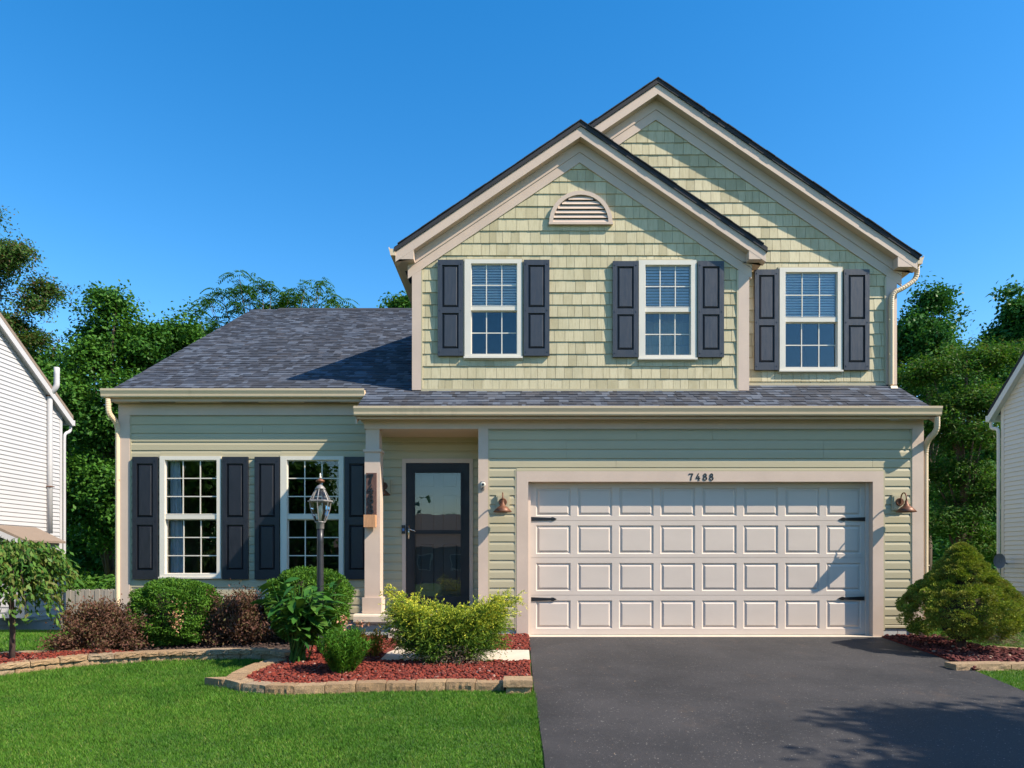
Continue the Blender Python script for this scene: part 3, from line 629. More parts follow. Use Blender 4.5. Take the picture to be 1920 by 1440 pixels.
# --- gable walls: shakes
def gable_wall(name, D, x0, x1, zbot, apex, xc, s, tb, openings, zline, pitch, n_single):
    """wall under the rake; apex/s give the roof line, tb how far the cladding stays below it"""
    poly = [(x0, zbot), (x1, zbot), (x1, apex - tb - s * (x1 - xc)), (xc, apex - tb), (x0, apex - tb - s * (xc - x0))]
    zw = min(poly[2][1], poly[4][1])
    m = sheath(MB(), x0, x1, zbot, zw, D + 0.001, D + 0.12, openings)
    m.prism([(x0, zw), (x1, zw), poly[2], poly[3], poly[4]] if abs(poly[2][1] - poly[4][1]) > 1e-3 else [(x0, zw), (x1, zw), (xc, apex - tb)], D + 0.001, D + 0.12)
    w = part(m, name, 'siding')
    k = 0; rest = MB(); singles = 0; za = zline - pitch * math.ceil((zline - zbot) / pitch)
    while za < apex - tb:
        zb_ = za + pitch; x = x0 - random.uniform(0, 0.1)
        while x < x1:
            wd = random.choice((0.105, 0.125, 0.14, 0.155, 0.17)) * random.uniform(0.92, 1.06)
            a, c = max(x, x0), min(x + wd - 0.0045, x1); x += wd
            if c - a < 0.015: continue
            zs = max(za, zbot)
            pieces = [(a, c, zs, zb_ - 0.003)]
            for ox0, ox1, oz0, oz1 in openings:
                new = []
                for p0, p1, pa, pb in pieces:
                    if oz1 <= pa or oz0 >= pb or ox1 <= p0 or ox0 >= p1: new.append((p0, p1, pa, pb)); continue
                    if ox0 > p0 + .01: new.append((p0, ox0, pa, pb))
                    if ox1 < p1 - .01: new.append((ox1, p1, pa, pb))
                    if oz1 < pb - .02: new.append((max(p0, ox0), min(p1, ox1), oz1, pb))
                    if oz0 > pa + .02: new.append((max(p0, ox0), min(p1, ox1), pa, oz0))
                pieces = new
            for p0, p1, pa, pb in pieces:
                q = [(p0, pa), (p1, pa), (p1, pb), (p0, pb)]
                q = clip(q, s, 1, apex - tb + s * xc); q = clip(q, -s, 1, apex - tb - s * xc)
                if len(q) < 3: continue
                pr = random.uniform(0.0, 0.003)
                if len(q) == 4 and singles < n_single and pa > zbot + 0.01:
                    singles += 1; inst('wall_shake', SHAKE, w, (p0, D - pr, pa), (0, 0, 0), (p1 - p0, 1, pb - pa))
                else:
                    n = len(q); yof = lambda z: D - 0.006 - pr - 0.012 * (1 - (z - za) / pitch)
                    rest.add([(xx, yof(zz), zz) for xx, zz in q] + [(xx, D, zz) for xx, zz in q], [tuple(range(n))] + [((i + 1) % n, i, n + i, n + (i + 1) % n) for i in range(n)])
        za = zb_
    tag(rest.build('shake_cladding', 'shake', w), kind='stuff')
    return w
_s = MB(); _s.add([(0, -.018, 0), (1, -.018, 0), (1, -.006, 1), (0, -.006, 1), (0, 0, 0), (1, 0, 0), (1, 0, 1), (0, 0, 1)], [(0, 1, 2, 3), (1, 0, 4, 5), (2, 1, 5, 6), (3, 2, 6, 7), (0, 3, 7, 4)])
SHAKE = mesh_of(_s, 'wall_shake', 'shake')
Df, Dr = D2 - 0.205, D3 - 0.205
S = 0.676
xcf, apf, hsf = wx(1089, Df), wz(226, Df), 348 * Df / F
xcr, apr, hsr = wx(1234, Dr), wz(146.5, Dr), 488 * Dr / F
zbf, zbr = wz(733, D2), wz(722.5, D3)
gable_wall('gable_wall', D2, wx(790, D2) + .001, wx(1383.5, D2) - .001, zbf + 0.03, apf, xcf, S, 0.30, wins_f, wz(710, D2), 23.05 * D2 / F, 300)
gable_wall('gable_wall', D3, wx(1290, D3) - 1.6, wx(1660, D3) - .001, zbr + 0.03, apr, xcr, S, 0.30, wins_r, wz(715.8, D3), 22.36 * D3 / F, 0)
b = Chan(); b.box(wx(790, D2), wx(1383.5, D2), D2 - .026, D2 - .0, zbf - 0.03, zbf + 0.028); b.box(wx(1404, D3), wx(1660, D3), D3 - .026, D3, zbr - 0.03, zbr + 0.028)
b.box(wx(790, D2), wx(792.5, D2), D2 - .028, D2, zbf + .028, ez - .1); b.box(wx(1380.5, D2), wx(1383.4, D2), D2 - .028, D2, zbf + .028, ez - .1); b.box(wx(1657, D3), wx(1659.9, D3), D3 - .028, D3, zbr + .028, ez - .1)
for D, oo in ((D2, wins_f), (D3, wins_r)):
    for o in oo:
        b.box(o[0] - .02, o[0] - .001, D - .03, D, o[2] - .02, o[3] + .02); b.box(o[1] + .001, o[1] + .02, D - .03, D, o[2] - .02, o[3] + .02)
        b.box(o[0] - .001, o[1] + .001, D - .03, D, o[3] + .001, o[3] + .02); b.box(o[0] - .001, o[1] + .001, D - .03, D, o[2] - .026, o[2] - .0045)

# --- roofs over the gables, rakes, soffits, friezes
def chev(xc, ap, hs, t0, t1, side, x_in=0.0):
    e = xc + side * hs; a = [(xc + side * x_in, ap - S * x_in - t0), (xc + side * x_in, ap - S * x_in - t1), (e, ap - S * hs - t1), (e, ap - S * hs - t0)]
    return a if side > 0 else a[::-1]
r = MB()
r.prism(chev(xcr, apr, hsr + 0.02, -0.002, 0.07, 1), Dr, 20.9); r.prism(chev(xcr, apr, hsr + 0.02, -0.002, 0.07, -1), Dr, 20.9)
r.prism(chev(xcf, apf, hsf + 0.02, 0.002, 0.072, -1), Df, Dr - 0.002); r.prism(chev(xcf, apf, hsf + 0.02, 0.002, 0.072, 1), Df, D3 - 0.004)
roof_main = part(r, 'main_roof', 'shingle_edge')
for (xc, ap, hs, y0) in ((xcr, apr, hsr, Dr), (xcf, apf, hsf, Df)):     # ragged shingle ends along the rakes
    q = MB()
    for side in (-1, 1):
        t = 0.0
        while t < hs - 0.05:
            q.prism(chev(xc + side * t, ap - S * t, 0.128, -0.014 - random.random() * .004, -0.003, side), y0 - 0.012 - random.random() * 0.012, y0 + 0.3); t += 0.118
    tag(q.build('rake_shingles', 'shingle_edge', roof_main), kind='stuff')
cap = MB()
for (xc, ap, y0, y1) in ((xcr, apr, Dr + .03, 20.9), (xcf, apf, Df + .03, Dr)):
    cap.prism([(xc - .13, ap - S * .13 + .004), (xc + .13, ap - S * .13 + .004), (xc + .13, ap - S * .13 + .02), (xc + .03, ap + 0.004), (xc - .03, ap + .004), (xc - .13, ap - S * .13 + .02)], y0, y1)
cap.build('ridge_cap', 'shingle_edge', roof_main)
for (xc, ap, hs, y0, D, lim) in ((xcf, apf, hsf, Df, D2, None), (xcr, apr, hsr, Dr, D3, None)):
    for side in (-1, 1):
        h_ = hs if not (xc == xcr and side < 0) else hs - 0.0
        if xc == xcr and side < 0: h_ = xcr - (xcf + 0.05)            # stops where the front gable covers it
        part(MB().prism(chev(xc, ap, h_, 0.072, 0.225, side), y0 + 0.022, y0 + 0.045), 'rake_board', 'trim')
        part(MB().prism(chev(xc, ap, h_ - 0.02, 0.20, 0.215, side), y0 + 0.046, D - 0.001), 'rake_soffit', 'soffit')
        part(MB().prism(chev(xc, ap, h_ - 0.16, 0.217, 0.37, side), D - 0.042, D - 0.002), 'frieze_board', 'trim')
        part(MB().prism(chev(xc, ap, h_ - 0.16, 0.372, 0.524, side), D - 0.030, D - 0.002), 'frieze_board', 'trim')
# boxed eave ends
def eave_end(xo, xi, ztop_o, y0, y1):
    d = 1 if xi > xo else -1; p = [(xo, ez), (xi, ez), (xi, ztop_o + S * abs(xi - xo) - 0.226), (xo, ztop_o - 0.226)]
    if d < 0: p = p[::-1]
    part(MB().prism(p, y0, y1), 'eave_return', 'trim')
zef, zer = apf - S * hsf, apr - S * hsr
eave_end(xcf - hsf, xcf - hsf + 0.27, zef, Df + 0.024, D2 - 0.043); eave_end(xcf + hsf, xcf + hsf - 0.25, zef, Df + 0.024, D2 - 0.043); eave_end(xcr + hsr, xcr + hsr - 0.3, zer, Dr + 0.024, D3 - 0.043)
part(MB().box(xcf - hsf, X2L - .001, D2 - 0.042, 20.8, ez, ez + 0.02), 'eave_soffit', 'soffit')
part(MB().box(xcf + hsf - 0.30, xcf + hsf, D2 - 0.042, D3 - 0.03, ez, ez + 0.02), 'eave_soffit', 'soffit')
part(MB().box(X2R + .001, xcr + hsr, D3 - 0.042, 20.8, ez, ez + 0.02), 'eave_soffit', 'soffit')
part(MB().box(xcf - hsf, xcf - hsf + 0.02, D2 - 0.042, 20.8, ez + 0.021, zef - 0.075), 'eave_fascia', 'trim')
part(MB().box(xcr + hsr - 0.02, xcr + hsr, D3 - 0.042, 20.8, ez + 0.021, zer - 0.075), 'eave_fascia', 'trim')
part(MB().box(X2L - 0.15, X2L - 0.06, D2 + 0.25, D2 + 0.75, ez - 0.004, ez - 0.001), 'soffit_vent', 'black')
# gutters
KG = [(0, 0.0), (0, -0.115), (0.070, -0.115), (0.076, -0.10), (0.079, -0.07), (0.090, -0.038), (0.096, -0.022), (0.098, 0.008), (0.09, 0.009), (0.088, -0.015), (0.02, -0.02), (0.012, 0.0)]
def gutter_x(x0, x1, yf, zt):                          # runs along x, hangs on the face yf and projects to the viewer
    return part(MB().prism_x([(yf - u, zt + w) for u, w in KG], x0, x1), 'gutter', 'gutter')
def gutter_y(xf, side, y0, y1, zt):
    poly = [(xf + side * u, zt + w) for u, w in KG]
    return part(MB().prism(poly if side > 0 else poly[::-1], y0, y1), 'gutter', 'gutter')
LIPG, LIPW = 9.75, 10.52
gutter_x(wx(662.5, LIPG), wx(1768, LIPG), LIPG + 0.098, wz(762, LIPG)); gutter_x(wx(187, LIPW), wx(682.5, LIPW), LIPW + 0.098, wz(729, LIPW))
gutter_y(xcf - hsf - .001, -1, Df + 0.005, 20.8, zef - 0.02); gutter_y(xcr + hsr + .001, 1, Dr + 0.02, 20.8, zer - 0.025)
zg, zw_ = wz(762, LIPG), wz(729, LIPW)
board('eave_fascia', wx(664, LIPG) + 0.02, wx(1766, LIPG) - 0.03, LIPG + 0.099, LIPG + 0.12, zg - 0.15, zg - 0.02)
board('eave_soffit', wx(664, LIPG) + 0.02, wx(1766, LIPG) - 0.06, LIPG + 0.121, Dg - 0.021, zg - 0.132, zg - 0.12, 'soffit')
board('eave_fascia', wx(190, LIPW) + 0.02, wx(683, LIPW), LIPW + 0.099, LIPW + 0.12, zw_ - 0.165, zw_ - 0.02)
board('eave_soffit', wx(190, LIPW) + 0.06, wx(688, Dw), LIPW + 0.121, Dw - 0.002, zw_ - 0.16, zw_ - 0.148, 'soffit')
for a, c in ((263, 329), (417, 485), (571, 638)): part(MB().box(wx(a, 10.7), wx(c, 10.7), LIPW + 0.135, LIPW + 0.185, zw_ - 0.163, zw_ - 0.1605), 'soffit_vent', 'black')
# gable end closing the porch roof over the wing side
# --- the long front roof plane
RS = 0.5667
def rz(y): return 3.724 + RS * (y - 10.88)
XW0 = -6.2; XP0 = wx(668, 9.95); XP1 = 5.83; YR = 16.56; nrm = 1 / math.hypot(1, RS)
r = MB()
def slab(x0, x1, y0, y1, th=0.05, lift=-0.004): r.prism_x([(y0, rz(y0) + lift), (y0, rz(y0) + lift - th), (y1, rz(y1) + lift - th), (y1, rz(y1) + lift)], x0, x1)
slab(XW0, XP0, LIPW + 0.09, YR); slab(XP0 + .0005, X2L + 0.03, LIPG + 0.09, YR); slab(X2L + 0.031, wx(1403, D2), LIPG + 0.09, D2 + 0.08); slab(wx(1403, D2) + .001, X2R - 0.02, LIPG + 0.09, D3 + 0.08); slab(X2R - 0.019, XP1, LIPG + 0.09, D3 + 0.5)
roof_low = part(r, 'front_roof', 'shingle_edge')
part(MB().prism_x([(YR, rz(YR) - 0.005), (YR, rz(YR) - 0.055), (22.4, rz(YR) - 0.055 - RS * (22.4 - YR)), (22.4, rz(YR) - 0.005 - RS * (22.4 - YR))], XW0, X2L + 0.03), 'back_roof', 'shingle_edge')
part(MB().prism_x([(Dw + 0.13, 3.45), (22.0, 3.45), (YR, rz(YR) - 0.07)], XL + 0.03, XL + 0.1), 'side_gable', 'siding')
part(MB().prism_x([(Dg + .02, 3.06), (Dw - .03, 3.06), (Dw - .03, rz(Dw - .03) - 0.06), (Dg + .02, rz(Dg + .02) - 0.06)], XP0 + 0.04, XP0 + 0.09), 'porch_cheek', 'trim')
part(MB().prism_x([(LIPG + 0.13, rz(LIPG + .13) - 0.055), (LIPG + 0.13, rz(LIPG + .13) - 0.17), (LIPW + 0.02, rz(LIPW + 0.02) - 0.17), (LIPW + 0.02, rz(LIPW + 0.02) - 0.055)], XP0 + 0.002, XP0 + 0.025), 'rake_board', 'trim')
part(MB().prism_x([(LIPG + 0.13, rz(LIPG + .13) - 0.055), (LIPG + 0.13, rz(LIPG + .13) - 0.17), (D3 + .45, rz(D3 + .45) - 0.17), (D3 + .45, rz(D3 + .45) - 0.055)], XP1 - 0.027, XP1 - 0.002), 'rake_board', 'trim')
rc = MB(); rc.prism_x([(YR - .14, rz(YR - .14) + .012), (YR + .14, rz(YR - .14) + .012), (YR + .14, rz(YR - .14) + .022), (YR, rz(YR) + .03), (YR - .14, rz(YR - .14) + .022)], XW0 + 0.6, X2L); rc.build('ridge_cap', 'shingle_edge', roof_low)
_q = MB(); _q.add([(0, 0, 0), (1, 0, 0), (1, 1, 0), (0, 1, 0), (0, 0, 1), (1, 0, 1), (1, 1, .15), (0, 1, .15)], [(4, 5, 6, 7), (0, 1, 5, 4), (1, 2, 6, 5), (2, 3, 7, 6), (3, 0, 4, 7)])
SHINGLE = mesh_of(_q, 'roof_shingle', 'shingle')
EXPO = 0.122; ang = math.atan(RS); cs, sn = math.cos(ang), math.sin(ang)
rest = MB(); n_single = 0
yr = LIPG + 0.085; row = 0
while yr < YR - 0.02:
    if yr < LIPW + 0.06: x0, x1 = XP0 - 0.012, XP1 + 0.012
    else: x0, x1 = XW0 - 0.012, XP1 + 0.012
    ytop = yr + EXPO * cs * 1.25
    limit_x = x1 if yr < D2 - 0.03 else (None)
    spans = [(x0, x1)]
    if yr >= D2 - 0.05: spans = [(x0, X2L - 0.004)] + ([(wx(1404.5, D2), x1)] if yr < D3 - 0.05 else ([(X2R + .003, x1)] if yr < D3 + 0.4 else []))
    for (s0, s1) in spans:
        x = s0 - random.uniform(0, 0.2)
        while x < s1:
            wd = random.choice((0.06, 0.08, 0.11, 0.13, 0.16, 0.2)) * random.uniform(0.9, 1.1)
            a, c = max(x, s0), min(x + wd, s1); x += wd
            if c - a < 0.01: continue
            th = random.choice((0.007, 0.012, 0.014)); ln = min(EXPO * 1.2, (YR - yr) / cs)
            if n_single < 300 and yr < D2 - 0.05 or (n_single < 300 and row > 5 and x < -1):
                n_single += 1; inst('roof_shingle', SHINGLE, roof_low, (a, yr, rz(yr)), (ang, 0, 0), (c - a, ln, th))
            else:
                vv = []
                for (lx, ly, lz) in ((0, 0, 0), (1, 0, 0), (1, 1, 0), (0, 1, 0), (0, 0, 1), (1, 0, 1), (1, 1, .15), (0, 1, .15)):
                    ly *= ln; lz *= th; vv.append((a + lx * (c - a), yr + ly * cs - lz * sn, rz(yr) + ly * sn + lz * cs))
                rest.add(vv, [(4, 5, 6, 7), (0, 1, 5, 4), (1, 2, 6, 5), (2, 3, 7, 6), (3, 0, 4, 7)])
    yr += EXPO * cs; row += 1
tag(rest.build('shingle_field', 'shingle', roof_low), kind='stuff')
part(MB().box(wx(792, D2), wx(1383, D2), D2 - 0.03, D2 - 0.022, zbf - 0.06, zbf - 0.02), 'flashing', 'shingle_edge')

# --- gable vent
vx, vz0, vr = wx(1088.5, D2), wz(424, D2), 59 * D2 / F
vh = (424 - 361) * D2 / F
def arc_pts(rx, rz_, n=20): return [(vx + rx * math.cos(math.pi * i / n), vz0 + 0.035 + rz_ * math.sin(math.pi * i / n)) for i in range(n + 1)]
o_, i_ = arc_pts(vr, vh - 0.035), arc_pts(vr - 0.06, vh - 0.095)
vt = MB()
for k in range(20): vt.prism([o_[k], o_[k + 1], i_[k + 1], i_[k]], D2 - 0.06, D2 - 0.02)
vt.box(vx - vr - 0.006, vx + vr + 0.006, D2 - 0.066, D2 - 0.02, vz0, vz0 + 0.0345)
ven = part(vt, 'gable_vent', 'trim')
bk = MB(); bk.prism(i_, D2 - 0.022, D2 - 0.019); bk.build('vent_backing', 'black', ven)
nz_ = 6
for k in range(nz_):
    z0 = vz0 + 0.036 + k * (vh - 0.10) / nz_; hh = (vh - 0.10) / nz_
    f = lambda z: (vr - 0.055) * math.sqrt(max(0, 1 - ((z - vz0 - .035) / (vh - 0.09)) ** 2))
    wv = f(z0 + hh * .5)
    if wv < 0.04: continue
    MB().add([(vx - wv, D2 - .052, z0), (vx + wv, D2 - .052, z0), (vx + wv * .97, D2 - .028, z0 + hh * .86), (vx - wv * .97, D2 - .028, z0 + hh * .86), (vx - wv, D2 - .046, z0 - .004), (vx + wv, D2 - .046, z0 - .004)], [(0, 1, 2, 3), (4, 5, 1, 0)]).build('slat', 'trim', ven)

# --- downspouts
def downspout(path, rad=0.046, parent=None, mat='gutter'):
    pts = [Vector(p) for p in path]; out = []; rr = []
    for i in range(len(pts) - 1):
        l = (pts[i + 1] - pts[i]).length; n = max(2, int(l / 0.012)) if l < 0.35 else 2
        for k in range(n): out.append(pts[i].lerp(pts[i + 1], k / n)); rr.append(rad * (1 + (0.045 if k % 2 else -0.03)) if l < 0.35 else rad)
    out.append(pts[-1]); rr.append(rad)
    return MB().tube(out, rr, 10, 0.8).build('downspout', mat, parent or house)
Pp = lambda px, py, D: (wx(px, D), D, wz(py, D))
def smooth_path(pts, n=5):
    pts = [Vector(p) for p in pts]; o = [pts[0]]
    for i in range(1, len(pts) - 1):
        a, b_, c = pts[i].lerp(pts[i - 1], .45), pts[i], pts[i].lerp(pts[i + 1], .45 if (pts[i + 1] - pts[i]).length < .4 else .05)
        for k in range(n + 1): t = k / n; o.append(a.lerp(b_, t).lerp(b_.lerp(c, t), t))
    return o + [pts[-1]]
downspout(smooth_path([Pp(1719, 494, 10.98), Pp(1719.5, 522, 10.98), Pp(1695, 540, 10.96), Pp(1672, 550, 10.96), Pp(1671, 575, 10.96), Pp(1671, 722, 10.96)]))
part(MB().add([(-.05 + wx(1671, 10.96), 10.88, wz(724, 10.91)), (.05 + wx(1671, 10.96), 10.88, wz(724, 10.91)), (.05 + wx(1671, 10.96), 11.0, wz(721, 10.91)), (-.05 + wx(1671, 10.96), 11.0, wz(721, 10.91)),
               (-.055 + wx(1671, 10.96), 10.83, wz(735, 10.86)), (.055 + wx(1671, 10.96), 10.83, wz(735, 10.86)), (.05 + wx(1671, 10.96), 10.99, wz(731, 10.86)), (-.05 + wx(1671, 10.96), 10.99, wz(731, 10.86))], [(0, 1, 2, 3), (4, 7, 6, 5), (0, 4, 5, 1), (1, 5, 6, 2), (2, 6, 7, 3), (3, 7, 4, 0)]), 'downspout_shoe', 'gutter')
downspout(smooth_path([Pp(1757, 782, 9.81), Pp(1757, 808, 9.82), Pp(1740, 824, 9.96), Pp(1735, 840, 10.07), Pp(1735, 1172, 10.07)]))
downspout(smooth_path([Pp(203, 748, 10.57), Pp(203, 775, 10.58), Pp(216, 788, 10.72), Pp(221.5, 802, 10.8), Pp(221.5, 1135, 10.8)]))
for px, py, D in ((1671, 600, 10.96), (1671, 665, 10.96), (1735, 900, 10.07), (1735, 1060, 10.07), (221.5, 900, 10.8)):
    part(MB().box(wx(px, D) - .045, wx(px, D) + .045, D - .032, D - .026, wz(py, D) - .008, wz(py, D) + .008), 'downspout_strap', 'gutter')

# ------------------------------------------------------------------ lamps and small fittings on the house
def arm_lamp(D, px, label):
    x = wx(px, D); zc = wz(942, Dg) if D == Dg else wz(912, D)
    t = thing('wall_lamp', label, 'wall lamp', (x, D, zc), 'rust brown barn lamps on the front wall')
    m = MB(); m.box(x - .095, x + .095, D - 0.05, D - 0.016, zc - .115, zc + .105); m.box(x - .075, x + .075, D - 0.06, D - 0.0505, zc - .095, zc + .085); m.build('mounting_block', 'siding', t)
    m = MB(); n = 18
    m.add([(x + .058 * math.cos(2 * math.pi * k / n), D - .061, zc + .058 * math.sin(2 * math.pi * k / n)) for k in range(n)] + [(x + .05 * math.cos(2 * math.pi * k / n), D - .085, zc + .05 * math.sin(2 * math.pi * k / n)) for k in range(n)],
          [tuple(range(2 * n - 1, n - 1, -1))] + [(k, (k + 1) % n, n + (k + 1) % n, n + k) for k in range(n)]); m.build('wall_plate', 'rust', t)
    so = 0.235; pts = [(x, D - .085, zc - .02)]
    for k in range(9):
        a = math.pi * k / 8; pts.append((x, D - 0.165 - 0.07 * -math.cos(a) * -1 if False else D - (0.165 - 0.07 * math.cos(a)), zc + 0.045 + 0.075 * math.sin(a)))
    pts.append((x, D - so, zc + 0.0)); MB().tube(pts, 0.009, 8).build('arm', 'rust', t, True)
    r = 0.132; zt = zc + 0.01; zr = zc - 0.15
    m = MB(); m.lathe([(0.02, zt), (0.024, zt - 0.045), (0.034, zt - 0.052), (0.040, zt - 0.075), (0.075, zt - .098), (r, zr), (r - .004, zr - .004), (0.07, zt - 0.104), (0.02, zt - 0.08)], x, D - so, 24); m.build('shade', 'rust', t, True)
    MB().lathe([(0.012, zt - 0.06), (0.02, zr + 0.06), (0.028, zr + 0.035), (0.02, zr + 0.012), (0.004, zr + 0.005)], x, D - so, 12).build('bulb', 'bulb', t, True)
arm_lamp(Dg, 943, 'rusty gooseneck wall lamp left of the garage door')
arm_lamp(Dg, 1682.5, 'rusty gooseneck wall lamp right of the garage door')
arm_lamp(Dw, 721, 'dark gooseneck wall lamp in the entry behind the porch column')
# address board on the column
pb = Dg - 0.012; x0, x1 = wx(687, pb), wx(706.5, pb)
t = thing('address_board', 'upright dark wooden board with 7488 and a small cedar box, on the porch column', 'address sign', ((x0 + x1) / 2, pb, wz(990, pb)))
MB().box(x0, x1, pb - 0.022, pb - 0.001, wz(968, pb), wz(887, pb)).build('plank', 'plaque', t)
for i, ch in enumerate('7488'): digit(ch, (x0 + x1) / 2 - .006, wz(898 + i * 19.2, pb), 0.125, pb - 0.024, 0.017).build('digit', 'black', t)
m = MB(); bx0, bx1, bz0, bz1, by = x0 - .012, x1 + .004, wz(989, pb), wz(966, pb), pb - 0.125
m.box(bx0, bx1, by, by + .014, bz0, bz1); m.box(bx0, bx0 + .014, by + .0145, pb - .023, bz0, bz1); m.box(bx1 - .014, bx1, by + .0145, pb - .023, bz0, bz1); m.box(bx0 + .0145, bx1 - .0145, by + .0145, pb - .023, bz0, bz0 + .015); m.build('planter_box', 'box_wood', t)
# security camera
sx, sz = wx(906, Dg), wz(911, Dg); sy = Dg - 0.028
t = thing('security_camera', 'small white security camera on the board between door and garage', 'camera', (sx, sy, sz))
m = MB(); m.box(sx - .03, sx + .02, sy - .018, sy - .001, sz - .06, sz + .06); m.tube([(sx, sy - .01, sz - .03), (sx, sy - .07, sz - .035)], .012, 8); m.build('bracket', 'pewter', t)
n = 14; m = MB(); m.tube([(sx + .005, sy - .04, sz + .01), (sx + .005, sy - .06, sz + .01), (sx + .005, sy - .12, sz + .005), (sx + .005, sy - .125, sz + .005)], [.02, .036, .036, .03], n); m.build('head', 'white', t, True)
MB().tube([(sx + .005, sy - .1255, sz + .005), (sx + .005, sy - .132, sz + .005)], [.017, .015], 12).build('lens', 'black', t)

# ------------------------------------------------------------------ lamp post
LPD = 8.45; lx = wx(600.5, LPD); lg = gzf(lx, LPD)
t = thing('lamp_post', 'grey lamp post with clear glass lantern among the front shrubs', 'lamp post', (lx, LPD, lg))
MB().lathe([(.046, lg - .2), (.042, lg + 0.3), (.038, lg + 1.4), (.038, wz(990, LPD))], lx, LPD, 18).build('post', 'post', t, True)
lz = wz(978, LPD)
MB().lathe([(.040, wz(992, LPD)), (.045, wz(991, LPD)), (.045, lz - .02), (.058, lz - .012), (.062, lz)], lx, LPD, 18).build('collar', 'pewter', t, True)
prof = [(.062, lz + 0.002), (.088, lz + .07), (.115, lz + .15), (.125, wz(942, LPD))]; zt = wz(939, LPD)
bars = MB(); n = 6
for k in range(n):
    a = 2 * math.pi * (k + .5) / n; bars.tube([(lx + r_ * math.cos(a), LPD + r_ * math.sin(a), z_) for r_, z_ in prof], .006, 5)
    bars.tube([(lx + .125 * math.cos(a), LPD + .125 * math.sin(a), zt), (lx + .052 * math.cos(a), LPD + .052 * math.sin(a), wz(917, LPD))], .006, 5)
bars.build('cage', 'pewter', t)
g = MB()
def six(r_, z_): return [(lx + r_ * math.cos(2 * math.pi * (k + .5) / n), LPD + r_ * math.sin(2 * math.pi * (k + .5) / n), z_) for k in range(n)]
rings = [six(r_ - .004, z_) for r_, z_ in prof]
for i in range(3): g.add(rings[i] + rings[i + 1], [(k, (k + 1) % n, n + (k + 1) % n, n + k) for k in range(n)])
a_, b_ = six(.12, zt + .004), six(.05, wz(917, LPD)); g.add(a_ + b_, [(k, (k + 1) % n, n + (k + 1) % n, n + k) for k in range(n)])
g.build('lantern_glass', 'lglass', t)
MB().lathe([(.128, zt - .016), (.152, zt - .012), (.152, zt + .002), (.126, zt + .008)], lx, LPD, 6).build('rim', 'pewter', t)
MB().lathe([(.058, wz(918, LPD)), (.062, wz(916, LPD)), (.035, wz(911, LPD)), (.008, wz(908, LPD)), (.007, wz(905, LPD))], lx, LPD, 14).build('cap', 'pewter', t, True)
MB().lathe([(.01, wz(906, LPD)), (.05, wz(903.5, LPD)), (.052, wz(901, LPD)), (.02, wz(898, LPD)), (.008, wz(897, LPD))], lx, LPD, 14).build('finial_ring', 'rust', t, True)
MB().lathe([(.012, wz(897, LPD)), (.016, wz(895, LPD)), (.008, wz(892, LPD)), (.012, wz(890, LPD)), (.002, wz(887, LPD))], lx, LPD, 10).build('finial', 'white', t, True)
MB().lathe([(.015, lz), (.017, lz + .06), (.03, lz + .09), (.034, lz + .13), (.022, lz + .18), (.004, lz + .2)], lx, LPD, 12).build('bulb', 'bulb', t, True)

# ------------------------------------------------------------------ garden walls, stone by stone
def stone(p0, p1, q1, q0, zg0, zg1, h, hb, parent, proud=0.012):
    """block between path points p0-p1 (front) and q0-q1 (back); rough front, flat top"""
    m = MB(); nx, nz = 9, 4; V = []; p0, p1 = Vector(p0), Vector(p1); d = (p1 - p0); nrm_ = Vector((d.y, -d.x)).normalized()
    for j in range(nz + 1):
        for i in range(nx + 1):
            t_ = i / nx; z = (zg0 + (zg1 - zg0) * t_) + hb + (h - hb) * j / nz
            e = 0.0 if (i in (0, nx) or j == nz) else proud * random.uniform(-.3, 1.0)
            pt = p0.lerp(p1, t_) + nrm_ * e; V.append((pt.x, pt.y, z - (0.004 if j == nz and i in (0, nx) else 0)))
    fs = [(j * (nx + 1) + i, j * (nx + 1) + i + 1, (j + 1) * (nx + 1) + i + 1, (j + 1) * (nx + 1) + i) for j in range(nz) for i in range(nx)]
    b0 = len(V); V += [(q0[0], q0[1], zg0 + hb), (q1[0], q1[1], zg1 + hb), (q1[0], q1[1], zg1 + h), (q0[0], q0[1], zg0 + h)]
    top = [nz * (nx + 1) + i for i in range(nx + 1)]; fs.append(tuple(top + [b0 + 2, b0 + 3])); fs.append((b0 + 1, b0, b0 + 3, b0 + 2))
    fs.append(tuple([j * (nx + 1) for j in range(nz, -1, -1)] + [b0, b0 + 3])); fs.append(tuple([j * (nx + 1) + nx for j in range(nz + 1)] + [b0 + 2, b0 + 1]))
    m.add(V, fs); return m.build('stone', 'stone', parent)
def resample(path, step):
    P = [Vector(p) for p in path]; L_ = [0]
    for a, c in zip(P, P[1:]): L_.append(L_[-1] + (c - a).length)
    n = max(1, round(L_[-1] / step)); out = []
    for i in range(n + 1):
        s_ = L_[-1] * i / n; k = max(j for j in range(len(P)) if L_[j] <= s_ + 1e-9); k = min(k, len(P) - 2)
        out.append(P[k].lerp(P[k + 1], (s_ - L_[k]) / (L_[k + 1] - L_[k])))
    return out
